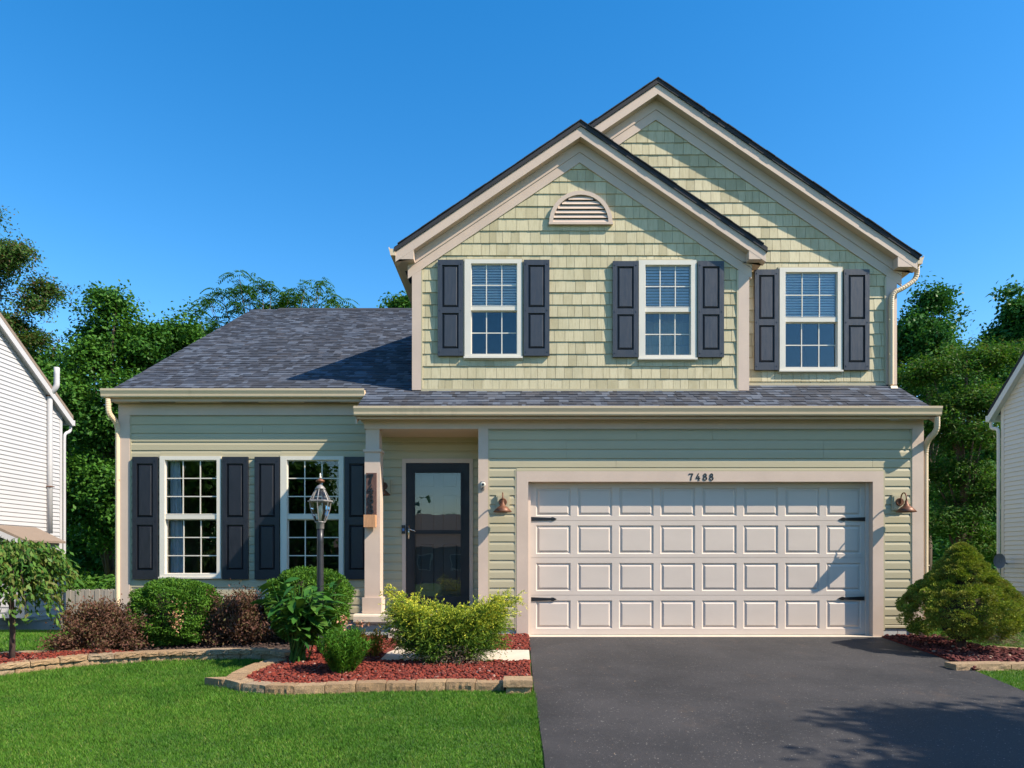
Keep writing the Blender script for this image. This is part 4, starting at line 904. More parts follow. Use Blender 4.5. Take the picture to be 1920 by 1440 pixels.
def stone_wall(name, label, path, courses, depth=0.2, step=0.29, group=None):
    """path runs left to right seen from the lawn; its front is the right-hand side of the walk"""
    mid = path[len(path) // 2]; t = thing(name, label, 'garden wall', (mid[0], mid[1], gzf(*mid)), group)
    for ci, (hb, h, back, off) in enumerate(courses):
        P = resample(path, step)
        if off: P = [P[0]] + [P[i].lerp(P[i + 1], .5) for i in range(len(P) - 1)] + [P[-1]]
        nr = []
        for i in range(len(P)):
            a = P[max(i - 1, 0)]; c = P[min(i + 1, len(P) - 1)]; d = (c - a).normalized(); nr.append(Vector((-d.y, d.x)))
        for i in range(len(P) - 1):
            g_ = (P[i + 1] - P[i]).normalized() * 0.004; j_ = random.uniform(-.006, .006)
            a = P[i] + g_ + nr[i] * (back + j_); c = P[i + 1] - g_ + nr[i + 1] * (back + j_)
            stone(a, c, P[i + 1] - g_ + nr[i + 1] * (depth + back), P[i] + g_ + nr[i] * (depth + back), gzf(P[i].x, P[i].y), gzf(P[i + 1].x, P[i + 1].y), h + random.uniform(-.004, .004), hb, t)
    return t
FB = [gnd(407, 1285), gnd(440, 1296.7), gnd(483, 1301.7), gnd(533, 1304), gnd(593, 1302), gnd(710, 1298), gnd(830, 1296), gnd(946, 1297)]
FL = [gnd(512, 1231, .1), gnd(470, 1243, .1), gnd(434, 1259, .1), gnd(411, 1277, .1), FB[0]]
front_path = FL[:-1] + FB
stone_wall('front_bed_wall', 'low tan stone edging curving round the red rock bed in front', front_path, [(-0.05, 0.088, 0, False)], 0.19, 0.285)
x0 = gnd(945, 1299)[0]; y0_ = gnd(970, 1301)[1]
t = thing('edging_block', 'larger tan stone block ending the edging at the driveway', 'stone', (x0 + .12, y0_, gzf(x0, y0_)))
stone((x0 + .02, y0_ - .01), (DL - .03, y0_ - .01), (DL - .03, y0_ + .2), (x0 + .02, y0_ + .2), gzf(x0, y0_), gzf(x0, y0_), .068, -.1, t)
stone((x0 - .005, y0_ - .035), (DL - .015, y0_ - .035), (DL - .015, y0_ + .22), (x0 - .005, y0_ + .22), gzf(x0, y0_), gzf(x0, y0_), .135, .07, t, .004)
RB = [gnd(252, 1243), gnd(300, 1241), gnd(371, 1239), gnd(440, 1237.5), gnd(490, 1237), (FL[0][0] + .1, FL[0][1] + .12)]
stone_wall('rear_bed_wall', 'tan stone wall in front of the clipped green and maroon shrubs', RB, [(-0.05, 0.07, 0.01, True), (0.072, 0.122, -0.012, False)], 0.2, 0.27)
LB_ = [gnd(-330, 1318), gnd(-160, 1290), gnd(0, 1268), gnd(62, 1261), gnd(156, 1249.5), gnd(264, 1244)]
stone_wall('left_bed_wall', 'two-course tan stone wall below the weeping tree', LB_, [(-0.05, 0.07, 0.012, True), (0.072, 0.125, -0.012, False)], 0.2, 0.27)
BB = [gnd(-330, 1236, .12), gnd(0, 1225, .12), gnd(60, 1222, .12), gnd(150, 1218.5, .12)]
stone_wall('back_edging', 'row of tan stone behind the weeping tree trunk', BB, [(-0.05, 0.12, 0, False)], 0.15, 0.27)
RR = [gnd(1792, 1259), gnd(1850, 1258), gnd(1920, 1257), gnd(2100, 1254)]
stone_wall('right_bed_wall', 'flat tan stone edging beside the driveway under the round spruce', RR, [(-0.04, 0.075, 0, False)], 0.19, 0.62)
RR2 = [(5.98, 9.05), (6.9, 8.55), (7.8, 8.05)]
stone_wall('side_edging', 'thin tan edging between the spruce bed and the right lawn', RR2, [(-0.05, 0.05, 0, False)], 0.1, 0.5)

# beds
def bed(name, poly, h, mat): return slope_sheet(name, poly, -0.1, h, mat)
FBP = [(p[0], p[1]) for p in front_path]
front_bed = FBP + [(DL - .02, 6.78), (DL - .02, PW0 - .01), (wx(690, PW0), PW0 - .01), (-1.60, PW0), (-1.60, 9.9), (-2.6, 9.9), (FL[0][0] + .1, FL[0][1] + .2)]
inset = [(FBP[0][0] + .1, FBP[0][1])] + [(p[0] + (.1 if i < 5 else 0), p[1] + .09) for i, p in enumerate(FBP)][1:]
bed('front_bed', inset + [(DL - .02, 6.86), (DL - .02, PW0 - .01), (-1.60, PW0 - .01), (-1.60, 9.85), (-2.25, 9.85), (-2.6, 9.0)], 0.055, 'mulch_soil')
side_bed = [(DL - .015, PW1 + .01), (DL - .015, 10.0), (-0.55, 10.0), (-0.55, PW1 + .01)]
bed('entry_bed', side_bed, 0.04, 'mulch_soil')
rear_bed = [(p[0], p[1] + .1) for p in RB] + [(-2.62, 9.05), (-2.27, 9.87), (-2.27, Dw), (-6.1, Dw), (-5.3, 8.9), (-4.7, 8.42)]
bed('rear_bed', rear_bed, 0.06, 'dark_soil')
left_bed = [(p[0], p[1] + .1) for p in LB_] + [(-4.75, 8.4), (-5.3, 8.75)] + [(p[0], p[1]) for p in BB[::-1]]
bed('left_bed', left_bed, 0.095, 'mulch_soil')
right_bed = [(DR + .06, 10.0), (DR + .03, 8.8), (DR - .06, 7.75), (RR[0][0] + .02, RR[0][1] + .1), (RR[3][0], RR[3][1] + .1), (7.8, 8.05), (6.9, 8.55), (5.98, 9.1), (5.9, 10.0)]
bed('right_bed', right_bed, 0.03, 'mulch_soil')
ICO = None
def rocks(name, polys, n, size, h, mat, label, cat):
    global ICO
    t_ = (1 + 5 ** .5) / 2
    V = np.array([(-1, t_, 0), (1, t_, 0), (-1, -t_, 0), (1, -t_, 0), (0, -1, t_), (0, 1, t_), (0, -1, -t_), (0, 1, -t_), (t_, 0, -1), (t_, 0, 1), (-t_, 0, -1), (-t_, 0, 1)], float); V /= np.linalg.norm(V[0])
    Fc = np.array([(0, 11, 5), (0, 5, 1), (0, 1, 7), (0, 7, 10), (0, 10, 11), (1, 5, 9), (5, 11, 4), (11, 10, 2), (10, 7, 6), (7, 1, 8), (3, 9, 4), (3, 4, 2), (3, 2, 6), (3, 6, 8), (3, 8, 9), (4, 9, 5), (2, 4, 11), (6, 2, 10), (8, 6, 7), (9, 8, 1)])
    xs, ys = [], []
    for poly in polys:
        P = np.array(poly); lo, hi = P.min(0), P.max(0); k = int(n * 4)
        x = rng.uniform(lo[0], hi[0], k); y = rng.uniform(lo[1], hi[1], k); ok = in_poly(x, y, poly); xs.append(x[ok]); ys.append(y[ok])
    x = np.concatenate(xs); y = np.concatenate(ys)
    if len(x) > n: sel = rng.permutation(len(x))[:n]; x, y = x[sel], y[sel]
    k = len(x); s_ = size * rng.uniform(.5, 1.35, k)
    sc = rng.uniform(.6, 1.25, (k, 1, 3)) * s_[:, None, None]; sc[:, :, 2] *= .62
    W = V[None] * rng.uniform(.72, 1.2, (k, 12, 1)) * sc; a = rng.uniform(0, 6.28, k); ca, sa = np.cos(a)[:, None], np.sin(a)[:, None]
    X = W[:, :, 0] * ca - W[:, :, 1] * sa + x[:, None]; Y = W[:, :, 0] * sa + W[:, :, 1] * ca + y[:, None]; Z = W[:, :, 2] + (gz(x, y) + h + rng.uniform(-.008, .014, k))[:, None]
    v = np.stack([X, Y, Z], 2).reshape(-1, 3); f = (Fc[None] + (np.arange(k) * 12)[:, None, None]).reshape(-1, 3)
    tag(np_obj(name, v, f, mat), label, cat, kind='stuff')
rk = inset[1:] + [(DL - .03, 6.88), (DL - .03, PW0 - .03), (-1.63, PW0 - .03), (-1.63, 9.8), (-2.25, 9.8), (-2.6, 8.9)]
rk = [(p[0] + (.06 if i < 4 else 0), p[1] + (.07 if i >= 3 and i < 11 else 0)) for i, p in enumerate(rk)]
rocks('lava_rock', [rk], 8500, 0.0205, 0.062, 'lava', 'red lava rock filling the curved front bed', 'rock')
rocks('lava_rock', [side_bed], 1500, 0.021, 0.05, 'lava', 'red lava rock between the entry walk and the garage', 'rock')
rocks('wood_chips', [left_bed], 4200, 0.018, 0.105, 'lava', 'red wood chips round the weeping tree', 'mulch')
rocks('lava_rock', [right_bed], 2600, 0.024, 0.038, 'chips', 'dark red rock under the round spruce beside the driveway', 'rock')
rocks('soil_crumbs', [rear_bed], 2500, 0.018, 0.062, 'dark_soil', 'dark soil under the clipped shrubs', 'soil')

# ------------------------------------------------------------------ neighbouring houses
NP = 0.1016
def board_mesh(name, mat):
    q = MB(); q.prism_x([(0, 0), (0, 1), (-0.003, 1), (-0.020, 0.04), (-0.018, 0)], 0, 1); return mesh_of(q, name, mat)
NB1, NB2 = board_mesh('siding_board', 'nwhite'), board_mesh('siding_board', 'nbeige')
def neighbour(side, X, y0, y1, zbase, zeave, slope, me, mat, label):
    s_ = side                                            # +1: its wall faces +x (house stands on the left)
    t = thing('neighbour_house', label, 'house', (X - s_ * 3, (y0 + y1) / 2, zbase - .4)); yr_ = (y0 + y1) / 2; zr_ = zeave + slope * (y1 - yr_)
    Xi = X - s_ * 0.12
    m = MB(); m.prism_x([(y0, zbase), (y1, zbase), (y1, zeave), (yr_, zr_), (y0, zeave)], min(X - s_ * .004, Xi), max(X - s_ * .004, Xi)); wl = m.build('gable_wall', mat, t)
    z = zbase
    while z < zr_ - .05:
        e = max(0.0, (z + NP - zeave) / slope) if z + NP > zeave else 0.0; a, c = y0 + e, y1 - e - 0.09 * (e == 0)
        if c - a > .1:
            if s_ > 0: inst('siding_board', me, wl, (X, a, z), (0, 0, R(90)), (c - a, 1, NP))
            else: inst('siding_board', me, wl, (X, c, z), (0, 0, R(-90)), (c - a, 1, NP))
        z += NP
    Xb = X - s_ * 7
    for ya in (y0, y1 - .1): MB().box(min(Xb, Xi - s_ * .001), max(Xb, Xi - s_ * .001), ya, ya + .1, zbase, zeave).build('side_wall', mat, t)
    o0, o1 = sorted((X + s_ * .16, Xb))
    ro = .25; th = .09
    for d in (-1, 1):
        ye = (y1 + ro) if d > 0 else (y0 - ro); ze = zeave - slope * ro
        p = [(yr_, zr_ + .06), (yr_, zr_ + .06 + th), (ye, ze + .06 + th), (ye, ze + .06)]
        MB().prism_x(p if d > 0 else p[::-1], o0, o1).build('roof', 'shingle_edge' if s_ < 0 else 'nroof', t)
        r0, r1 = sorted((X + s_ * .13, X + s_ * .155))
        MB().prism_x([(yr_, zr_ + .055), (yr_, zr_ - .12), (ye, ze - .12), (ye, ze + .055)], r0, r1).build('rake_board', mat, t)
        MB().prism_x([(yr_, zr_ - .06), (yr_, zr_ - .075), (ye, ze - .075), (ye, ze - .06)], *sorted((X + s_ * .003, X + s_ * .129))).build('rake_soffit', mat, t)
    c0, c1 = sorted((X - s_ * .002, X + s_ * .022)); MB().box(c0, c1, y1 - .088, y1 + .01, zbase - .02, zeave - .02).build('corner_board', mat, t)
    MB().box(*sorted((X + s_ * .14, Xb)), y1 + ro + .002, y1 + ro + .11, zeave - slope * ro - .09, zeave - slope * ro + .05).build('gutter', mat, t)
    xd = X + s_ * .05; downspout(smooth_path([(xd, y1 + ro + .06, zeave - slope * ro - .08), (xd, y1 + ro + .05, zeave - slope * ro - .25), (xd, y1 + .06, zeave - .52), (xd, y1 + .05, zeave - .7), (xd, y1 + .05, zbase - .25)]), .04, t, mat)
    f0, f1 = sorted((X - s_ * .01, X - s_ * .1)); MB().box(f0, f1, y0, y1, zbase - .9, zbase - .001).build('foundation', 'block', t)
    return t
nl = neighbour(1, -12.0, 8.3, 18.6, -.42, wz(775, 18.6), .69, NB1, 'nwhite', 'white sided neighbouring house at the left edge with a white flue pipe')
nr_ = neighbour(-1, 11.0, 9.0, 16.15, wz(1107, 16.0), wz(760, 16.15), .9, NB2, 'nbeige', 'pale sided neighbouring house at the right edge, its wall in shade')
# flue pipe and bumped-out hearth of the left neighbour
X = -12.0; yp = 18.05
MB().tube(smooth_path([(X + .06, yp, wz(1000, 18)), (X + .06, yp, wz(745, 18)), (X + .06, yp, wz(738, 18)), (X + .24, yp, wz(724, 18)), (X + .24, yp, wz(712, 18)), (X + .24, yp, wz(688, 18))]), .065, 12).build('flue_pipe', 'nwhite', nl, True)
for py in (742, 912): MB().box(X + .0, X + .135, yp - .075, yp + .075, wz(py, 18) - .012, wz(py, 18) + .012).build('pipe_strap', 'rust', nl)
bz0, bz1, by0, by1, bx = -.25, 1.55, 16.35, 17.55, X + .6
bo = MB().box(X + .014, bx, by0, by1, bz0, bz1).build('hearth_box', 'nwhite', nl)
z = bz0
while z < bz1 - .2:
    inst('siding_board', NB1, bo, (bx + .001, by0 + .09, z), (0, 0, R(90)), (by1 - by0 - .16, 1, .127)); inst('siding_board', NB1, bo, (X + .02, by0 - .001, z), (0, 0, 0), (bx - X - .11, 1, .127)); z += .127
for (a, c, e, f) in ((bx - .09, bx + .014, by0 - .016, by0 + .088), (bx - .01, bx + .015, by1 - .07, by1 + .01)): MB().box(a, c, e, f, bz0 - .01, bz1 - .01).build('corner_trim', 'nwhite', bo)
m = MB(); m.add([(X + .02, by0 - .2, 1.9), (X + .02, by1 + .05, 1.9), (bx + .12, by1 + .1, 1.55), (bx + .12, by0 - .12, 1.55), (X + .02, by0 - .2, 1.83), (X + .02, by1 + .05, 1.83), (bx + .12, by1 + .1, 1.5), (bx + .12, by0 - .12, 1.5)], [(0, 3, 2, 1), (4, 5, 6, 7), (3, 7, 6, 2), (0, 4, 7, 3), (1, 2, 6, 5)]); m.build('hearth_roof', 'nroof', nl)
m = MB(); m.add([(X + .02, by0 - .205, 1.83), (bx + .12, by0 - .125, 1.5), (bx + .12, by0 - .125, 1.36), (X + .02, by0 - .205, 1.69)], [(0, 3, 2, 1)]); m.build('hearth_rake', 'nwhite', nl)
# grey dish by the right neighbour's corner
dx_, dy_ = 10.78, 16.0; dz_ = wz(1052, 16)
t = thing('utility_dish', 'grey rounded dish at the corner of the right neighbouring house', 'dish', (dx_, dy_, dz_))
m = MB(); n = 18; ring = [(dx_ - .02 + .14 * math.cos(2 * math.pi * k / n), dy_ - .12, dz_ + .17 * math.sin(2 * math.pi * k / n)) for k in range(n)]; ring2 = [(dx_ - .02 + .10 * math.cos(2 * math.pi * k / n), dy_ - .08, dz_ + .13 * math.sin(2 * math.pi * k / n)) for k in range(n)]
m.add(ring + ring2, [(k, (k + 1) % n, n + (k + 1) % n, n + k) for k in range(n)] + [tuple(range(n, 2 * n))]); m.build('reflector', 'dish', t, True)
MB().tube([(dx_, dy_ - .08, dz_), (dx_ + .1, dy_ - .02, dz_ - .03), (dx_ + .215, dy_ - .02, dz_ - .05)], .02, 8).build('arm', 'dish', t)
# white drain outlet beside the garage
ox, oy = wx(1727, 9.95), 9.9; MB_ = MB().lathe([(.045, gzf(ox, oy)), (.045, .1), (.052, .1), (.052, .13), (.03, .132)], ox, oy, 14)
tag(MB_.build('drain_pipe', 'white', None, True, (ox, oy, 0)), 'short white drain pipe at the foot of the right garage corner', 'pipe')
# fence
fy = 21.5; t = thing('fence', 'weathered grey board fence behind the left side yard', 'fence', (-12.3, fy, gzf(-12, fy)))
x = -16.5; k = 0
while x < -9.6:
    wd = .14; zt_ = wz(1105, fy) + random.uniform(-.015, .015); MB().prism([(x, gzf(x, fy) - .05), (x + wd, gzf(x, fy) - .05), (x + wd, zt_ - .03), (x + wd - .03, zt_), (x + .03, zt_), (x, zt_ - .03)], fy - .01 * (k % 2), fy + .018).build('picket', 'fence', t); x += wd + .006; k += 1
for zz in (.0, -.8): MB().box(-16.5, -9.6, fy + .02, fy + .06, zz - .05, zz + .04).build('rail', 'fence', t)

# ------------------------------------------------------------------ foliage
def unit(a): return a / np.maximum(np.linalg.norm(a, axis=-1, keepdims=True), 1e-9)
def rand_dir(n): return unit(rng.normal(size=(n, 3)))
def leaf_quads(pos, nrm_, length, width, fold=0.12, dirs=None):
    """one folded diamond for each leaf; returns verts (n*4) and quads"""
    n = len(pos); d = rand_dir(n) if dirs is None else unit(dirs)
    if dirs is None: d = unit(d - nrm_ * (d * nrm_).sum(1, keepdims=True))
    s = unit(np.cross(d, nrm_)); nn = np.cross(s, d)
    L_ = np.broadcast_to(np.asarray(length, float), (n,))[:, None]; W_ = np.broadcast_to(np.asarray(width, float), (n,))[:, None]
    v = np.stack([pos - d * L_ * .5, pos + s * W_ * .5 + nn * W_ * fold, pos + d * L_ * .5, pos - s * W_ * .5 + nn * W_ * fold], 1).reshape(-1, 3)
    return v, np.arange(n * 4).reshape(-1, 4)
def blob_clusters(blobs, n, lo=.55):
    """cluster centres on the upper and outer skins of many small leaf masses that make up each crown"""
    vol = np.array([b[1][0] * b[1][1] * b[1][2] for b in blobs]) ** .67; cnt = rng.multinomial(n, vol / vol.sum()); P, O = [], []
    for b, k in zip(blobs, cnt):
        ns = max(3, k // 11); dd = rand_dir(ns); Rb = np.array(b[1]); cs_ = np.array(b[0]) + dd * Rb * rng.uniform(lo, .95, (ns, 1)) * .72
        j = rng.integers(0, ns, k); d = rand_dir(k); d = unit(d + dd[j] * .55 + np.array([0, 0, .35])); sr = rng.uniform(.28, .46, ns)[j][:, None]
        P.append(cs_[j] + d * Rb * sr * rng.uniform(.75, 1, (k, 1))); O.append(d)
    return np.concatenate(P), np.concatenate(O)
def scatter(P, O, per, cr, flat, up=.6, out=.5, rnd_=.6):
    n = len(P); sz = rng.uniform(.45, 1.55, n)
    k = np.repeat(np.arange(n), np.maximum(1, (per * sz ** 2).astype(int)))
    off = np.clip(rng.normal(size=(len(k), 3)), -1.7, 1.7) * (cr * sz[k])[:, None] * np.array([1, 1, flat])
    tl = rng.normal(size=(n, 2)) * .35; off[:, 2] += off[:, 0] * tl[k, 0] + off[:, 1] * tl[k, 1]
    pos = P[k] + off; nr = unit(O[k] * out + np.array([0, 0, up]) + rng.normal(size=(len(k), 3)) * rnd_)
    return pos, nr
def limbs(t, base, r0, targets, mat, top=None, lean=.12):
    m = MB(); b = Vector(base); zt = top if top else max(p[2] for p in targets); cx = sum(p[0] for p in targets) / len(targets); cy = sum(p[1] for p in targets) / len(targets)
    n = 7; tp = Vector((cx, cy, zt)); pts = []
    for i in range(n + 1):
        q = b.lerp(tp, i / n); q.x += random.uniform(-lean, lean) * (0 < i < n); q.y += random.uniform(-lean, lean) * (0 < i < n); pts.append(q)
    m.tube(pts, [r0 * (1.25 if i == 0 else 1) * (1 - .86 * i / n) for i in range(n + 1)], 8)
    for p in targets:
        p = Vector(p); k = max(1, min(n - 1, int((p.z - b.z) / max(.1, zt - b.z) * n * .62))); s = pts[k]; mid = s.lerp(p, .55) + Vector((0, 0, -.04 * (p - s).length)); rr = r0 * (1 - .86 * k / n) * .55
        m.tube([s, s.lerp(mid, .5), mid, p], [rr, rr * .7, rr * .45, rr * .12], 6)
    return m.build('trunk', mat, t, True)
def tree(name, label, base, blobs, ncl, per, cr, ll, lw, mat, bark='bark', flat=.6, r0=.18, lo=.55, up=.6, out=.5, rnd_=.6, group=None, nl=10, droop=False):
    t = thing(name, label, 'tree', base, group); P, O = blob_clusters(blobs, ncl, lo)
    sel = rng.permutation(len(P))[:nl]; limbs(t, base, r0, [tuple(P[i]) for i in sel], bark, max(P[:, 2]) - .3)
    pos, nr = scatter(P, O, per, cr, flat, up, out, rnd_)
    n = len(pos); v, f = leaf_quads(pos, nr, ll * rng.uniform(.6, 1.25, n), lw * rng.uniform(.7, 1.2, n), .15)
    np_obj('crown', v, f, mat, t); return t
def bl(px, py, D, rx, ry, rz_): return ((wx(px, D), D, wz(py, D)), (rx, ry, rz_))
GT = 'trees behind the houses'
def gb(px, D): return (wx(px, D), D, gzf(wx(px, D), D))
# left side
tree('maple_tree', 'tall full green tree just right of the white house, behind the grey fence', gb(200, 27), [bl(195, 660, 27, 1.5, 1.5, 1.8), bl(165, 760, 26.5, 1.6, 1.6, 1.6), bl(235, 800, 26.5, 1.7, 1.6, 1.9), bl(180, 950, 26, 1.7, 1.5, 2.0), bl(200, 590, 27, .75, .75, .9), bl(262, 940, 26, 1.3, 1.4, 1.8)], 430, 120, .30, .155, .105, 'maple', lo=.4, flat=.5, group=GT, nl=14)
tree('maple_tree', 'green tree rising beside the left slope of the dark roof', gb(315, 27.5), [bl(300, 650, 27.5, 1.4, 1.4, 1.2), bl(335, 690, 28, 1.5, 1.4, 1.4), bl(290, 770, 27.5, 1.5, 1.4, 1.7), bl(270, 880, 28, 1.6, 1.4, 2.4), bl(350, 640, 28, .9, .9, .8)], 330, 120, .30, .155, .105, 'maple', lo=.4, flat=.5, group=GT, nl=12)
tree('shade_tree', 'dark green tree filling the gap behind the fence', gb(165, 31), [bl(150, 900, 31, 2.4, 1.6, 4.0), bl(230, 980, 31, 2.2, 1.4, 3.2), bl(110, 800, 32, 2.2, 1.6, 3.4)], 420, 80, .42, .26, .17, 'maple2', group=GT)
tree('shade_tree', 'green tree top directly above the white neighbouring roof', gb(60, 33), [bl(70, 720, 33, 2.2, 1.8, 2.6), bl(20, 800, 33, 2.5, 1.8, 3.2)], 300, 75, .42, .25, .16, 'locust', group=GT)
tree('locust_tree', 'tall sparse brownish green tree at the left edge of the sky', gb(-40, 31), [bl(40, 480, 31, 1.1, 1.2, 1.0), bl(60, 560, 31, 1.15, 1.2, .85), bl(10, 620, 31, 1.8, 1.4, .9), bl(68, 640, 31, .95, 1, .55), bl(-60, 520, 31, 1.8, 1.8, 2.4), bl(-5, 415, 31, .35, .4, .35), bl(-30, 690, 31, 2.2, 1.8, 1.5)], 420, 85, .27, .16, .075, 'locust_brown', flat=.45, lo=.3, group=GT, nl=16)
# feathery tree over the left roof: single pinnate sprays on thin limbs
def pinnate_tree(name, label, base, tips, mat, group, dense=16):
    t = thing(name, label, 'tree', base, group); limbs(t, base, .16, tips, 'bark', max(p[2] for p in tips) - .9)
    V, NN, DD = [], [], []
    for p in tips:
        for k in range(dense):
            a = rng.uniform(0, 6.28); o = Vector(p) + Vector(rng.normal(size=3) * [.16, .16, .09]); L_ = rng.uniform(.35, .62); side = Vector((math.cos(a), math.sin(a), 0))
            for i in range(9):
                s = i / 8; c = o + side * L_ * s + Vector((0, 0, .10 * s - .34 * s * s))
                for e in (-1, 1):
                    d = (side * .35 + Vector((-side.y, side.x, 0)) * e + Vector((0, 0, -.55))).normalized(); V.append(c + d * .06); DD.append(d); NN.append((rng.normal() * .3, rng.normal() * .3, 1))
    v, f = leaf_quads(np.array(V), unit(np.array(NN)), rng.uniform(.10, .17, len(V)), .05, .1, np.array(DD)); np_obj('crown', v, f, mat, t); return t
D_ = 26; tips = [(wx(a, D_), D_ + random.uniform(-.7, .7), wz(b_, D_)) for a, b_ in ((385, 562), (402, 568), (425, 558), (443, 552), (452, 537), (462, 530), (470, 548), (440, 575), (455, 580), (400, 600), (372, 588), (420, 588), (490, 540), (505, 545), (517, 552), (537, 541), (532, 550), (552, 553), (565, 551), (580, 545), (597, 541), (610, 543), (616, 546), (490, 570), (505, 572), (525, 566), (540, 570), (557, 572), (480, 575), (575, 574), (595, 576), (628, 574), (645, 577), (380, 610), (412, 612), (470, 565), (548, 562), (518, 560))]
pinnate_tree('sumac_tree', 'feathery open-topped tree showing over the left roof ridge', gb(500, 26), tips, 'sumac', GT, 11)
tree('round_tree', 'small round tree top between the roof ridge and the upper storey', gb(762, 30), [bl(768, 590, 30, .8, .8, .65)], 60, 80, .24, .17, .11, 'maple', group=GT, nl=5)
# right side
tree('spiky_tree', 'upright green tree with pointed top right of the upper storey', gb(1735, 26), [bl(1725, 640, 26, 1.0, 1, 1.3), bl(1765, 640, 26, .75, .9, 1.1), bl(1755, 580, 26, .5, .6, .6), bl(1790, 606, 26, .35, .4, .25), bl(1700, 690, 26, 1.0, 1, 1.4), bl(1770, 720, 26, 1.2, 1, 1.2), bl(1712, 590, 26, .28, .3, .4), bl(1772, 563, 26, .2, .3, .35)], 260, 80, .2, .15, .095, 'maple2', flat=.8, group=GT, nl=12)
tree('locust_tree', 'broad feathery green tree in layered sprays between the house and the right neighbour', gb(1800, 22), [bl(1745, 700, 22, 1.0, 1.2, .45), bl(1820, 680, 22, 1.2, 1.2, .5), bl(1865, 670, 22, .8, 1.2, .35), bl(1780, 755, 22, 1.6, 1.3, .5), bl(1850, 760, 22, .9, 1.2, .5), bl(1745, 800, 22, 1.0, 1.3, .45), bl(1830, 825, 22, 1.2, 1.3, .5), bl(1780, 880, 22, 1.4, 1.3, .5), bl(1850, 930, 22, 1.2, 1.2, .5), bl(1770, 970, 22, 1.3, 1.2, .5), bl(1835, 1020, 22, 1.4, 1.3, .6)], 400, 150, .30, .12, .045, 'locust_r', flat=.26, lo=.1, up=.9, rnd_=.7, group=GT, nl=18, r0=.2)
tree('shade_tree', 'dark tree top above the right neighbouring roof', gb(1930, 30), [bl(1925, 610, 30, 1.4, 1.4, 1.0), bl(1900, 640, 30, .9, 1, .8), bl(1900, 700, 30, 1.6, 1.4, 1.2), bl(1912, 548, 30, .9, .5, .22), bl(1960, 640, 30, 1.6, 1.4, 1.7)], 300, 70, .26, .2, .13, 'maple2', group=GT)
tree('shade_tree', 'deep green tree low behind the right garage corner', gb(1770, 30), [bl(1760, 820, 30, 2.2, 1.4, 3.4), bl(1830, 930, 30, 2.4, 1.4, 3.0), bl(1745, 990, 30, 2.0, 1.4, 2.2)], 380, 80, .4, .26, .17, 'maple2', group=GT)
P = np.stack([rng.uniform(-75, 75, 1100), rng.uniform(48, 58, 1100), np.zeros(1100)], 1); P[:, 2] = -1.4 + rng.uniform(0, 7.5, 1100)
pos, nr = scatter(P, np.tile([0, -.5, .8], (1100, 1)), 45, .9, .8); v, f = leaf_quads(pos, nr, .7 * rng.uniform(.6, 1.2, len(pos)), .45, .15)
tag(np_obj('far_woods', v, f, 'maple2'), 'belt of dark woods far behind the houses', 'woods', kind='stuff')
# ground cover behind the fence
P = np.stack([rng.uniform(-19, -9, 260), rng.uniform(22.2, 24.5, 260), np.zeros(260)], 1); P[:, 2] = gz(P[:, 0], P[:, 1]) + rng.uniform(.6, 1.45, 260)
pos, nr = scatter(P, np.tile([0, -.5, .8], (260, 1)), 70, .26, .6); v, f = leaf_quads(pos, nr, .16 * rng.uniform(.6, 1.2, len(pos)), .1, .15)
tag(np_obj('undergrowth', v, f, 'locust'), 'green undergrowth spilling over the grey fence', 'undergrowth', kind='stuff')
P = np.stack([rng.uniform(9, 26, 260), rng.uniform(27, 34, 260), np.zeros(260)], 1); P[:, 2] = gz(P[:, 0], P[:, 1]) + rng.uniform(.2, 2.2, 260)
pos, nr = scatter(P, np.tile([0, -.5, .8], (260, 1)), 70, .4, .7); v, f = leaf_quads(pos, nr, .24 * rng.uniform(.6, 1.2, len(pos)), .15, .15)
tag(np_obj('undergrowth', v, f, 'maple2'), 'dark undergrowth below the trees on the right', 'undergrowth', kind='stuff')

# --- across the street and beside it: what the windows mirror and what shades the drive
GS = 'trees across the street'
for (x, y, h_, lab) in ((-27, -20, 10, 'a'), (-20, -22, 11, 'b'), (-14.5, -24, 9.5, 'c'), (-33, -24, 12, 'd'), (14, -26, 9, 'e'), (24, -24, 11, 'f'), (36, -28, 11, 'h'), (-46, -30, 12, 'i')):
    z0 = gzf(x, y)
    tree('street_tree', 'green street tree across the road behind the viewer, mirrored in the windows', (x, y, z0), [((x, y, z0 + h_ * .62), (h_ * .30, h_ * .30, h_ * .36)), ((x + 1.2, y + .6, z0 + h_ * .45), (h_ * .24, h_ * .24, h_ * .22))], 130, 55, .55, .4, .28, 'maple', group=GS, nl=8)
P = np.stack([rng.uniform(-90, 90, 900), rng.uniform(-66, -58, 900), np.zeros(900)], 1); P[:, 2] = -.8 + rng.uniform(0, 6.0, 900)
pos, nr = scatter(P, np.tile([0, .5, .8], (900, 1)), 30, 1.1, .8); v, f = leaf_quads(pos, nr, 1.1 * rng.uniform(.6, 1.2, len(pos)), .8, .15)
tag(np_obj('far_woods', v, f, 'maple2'), 'belt of far trees across the road, mirrored in the windows', 'woods', kind='stuff')
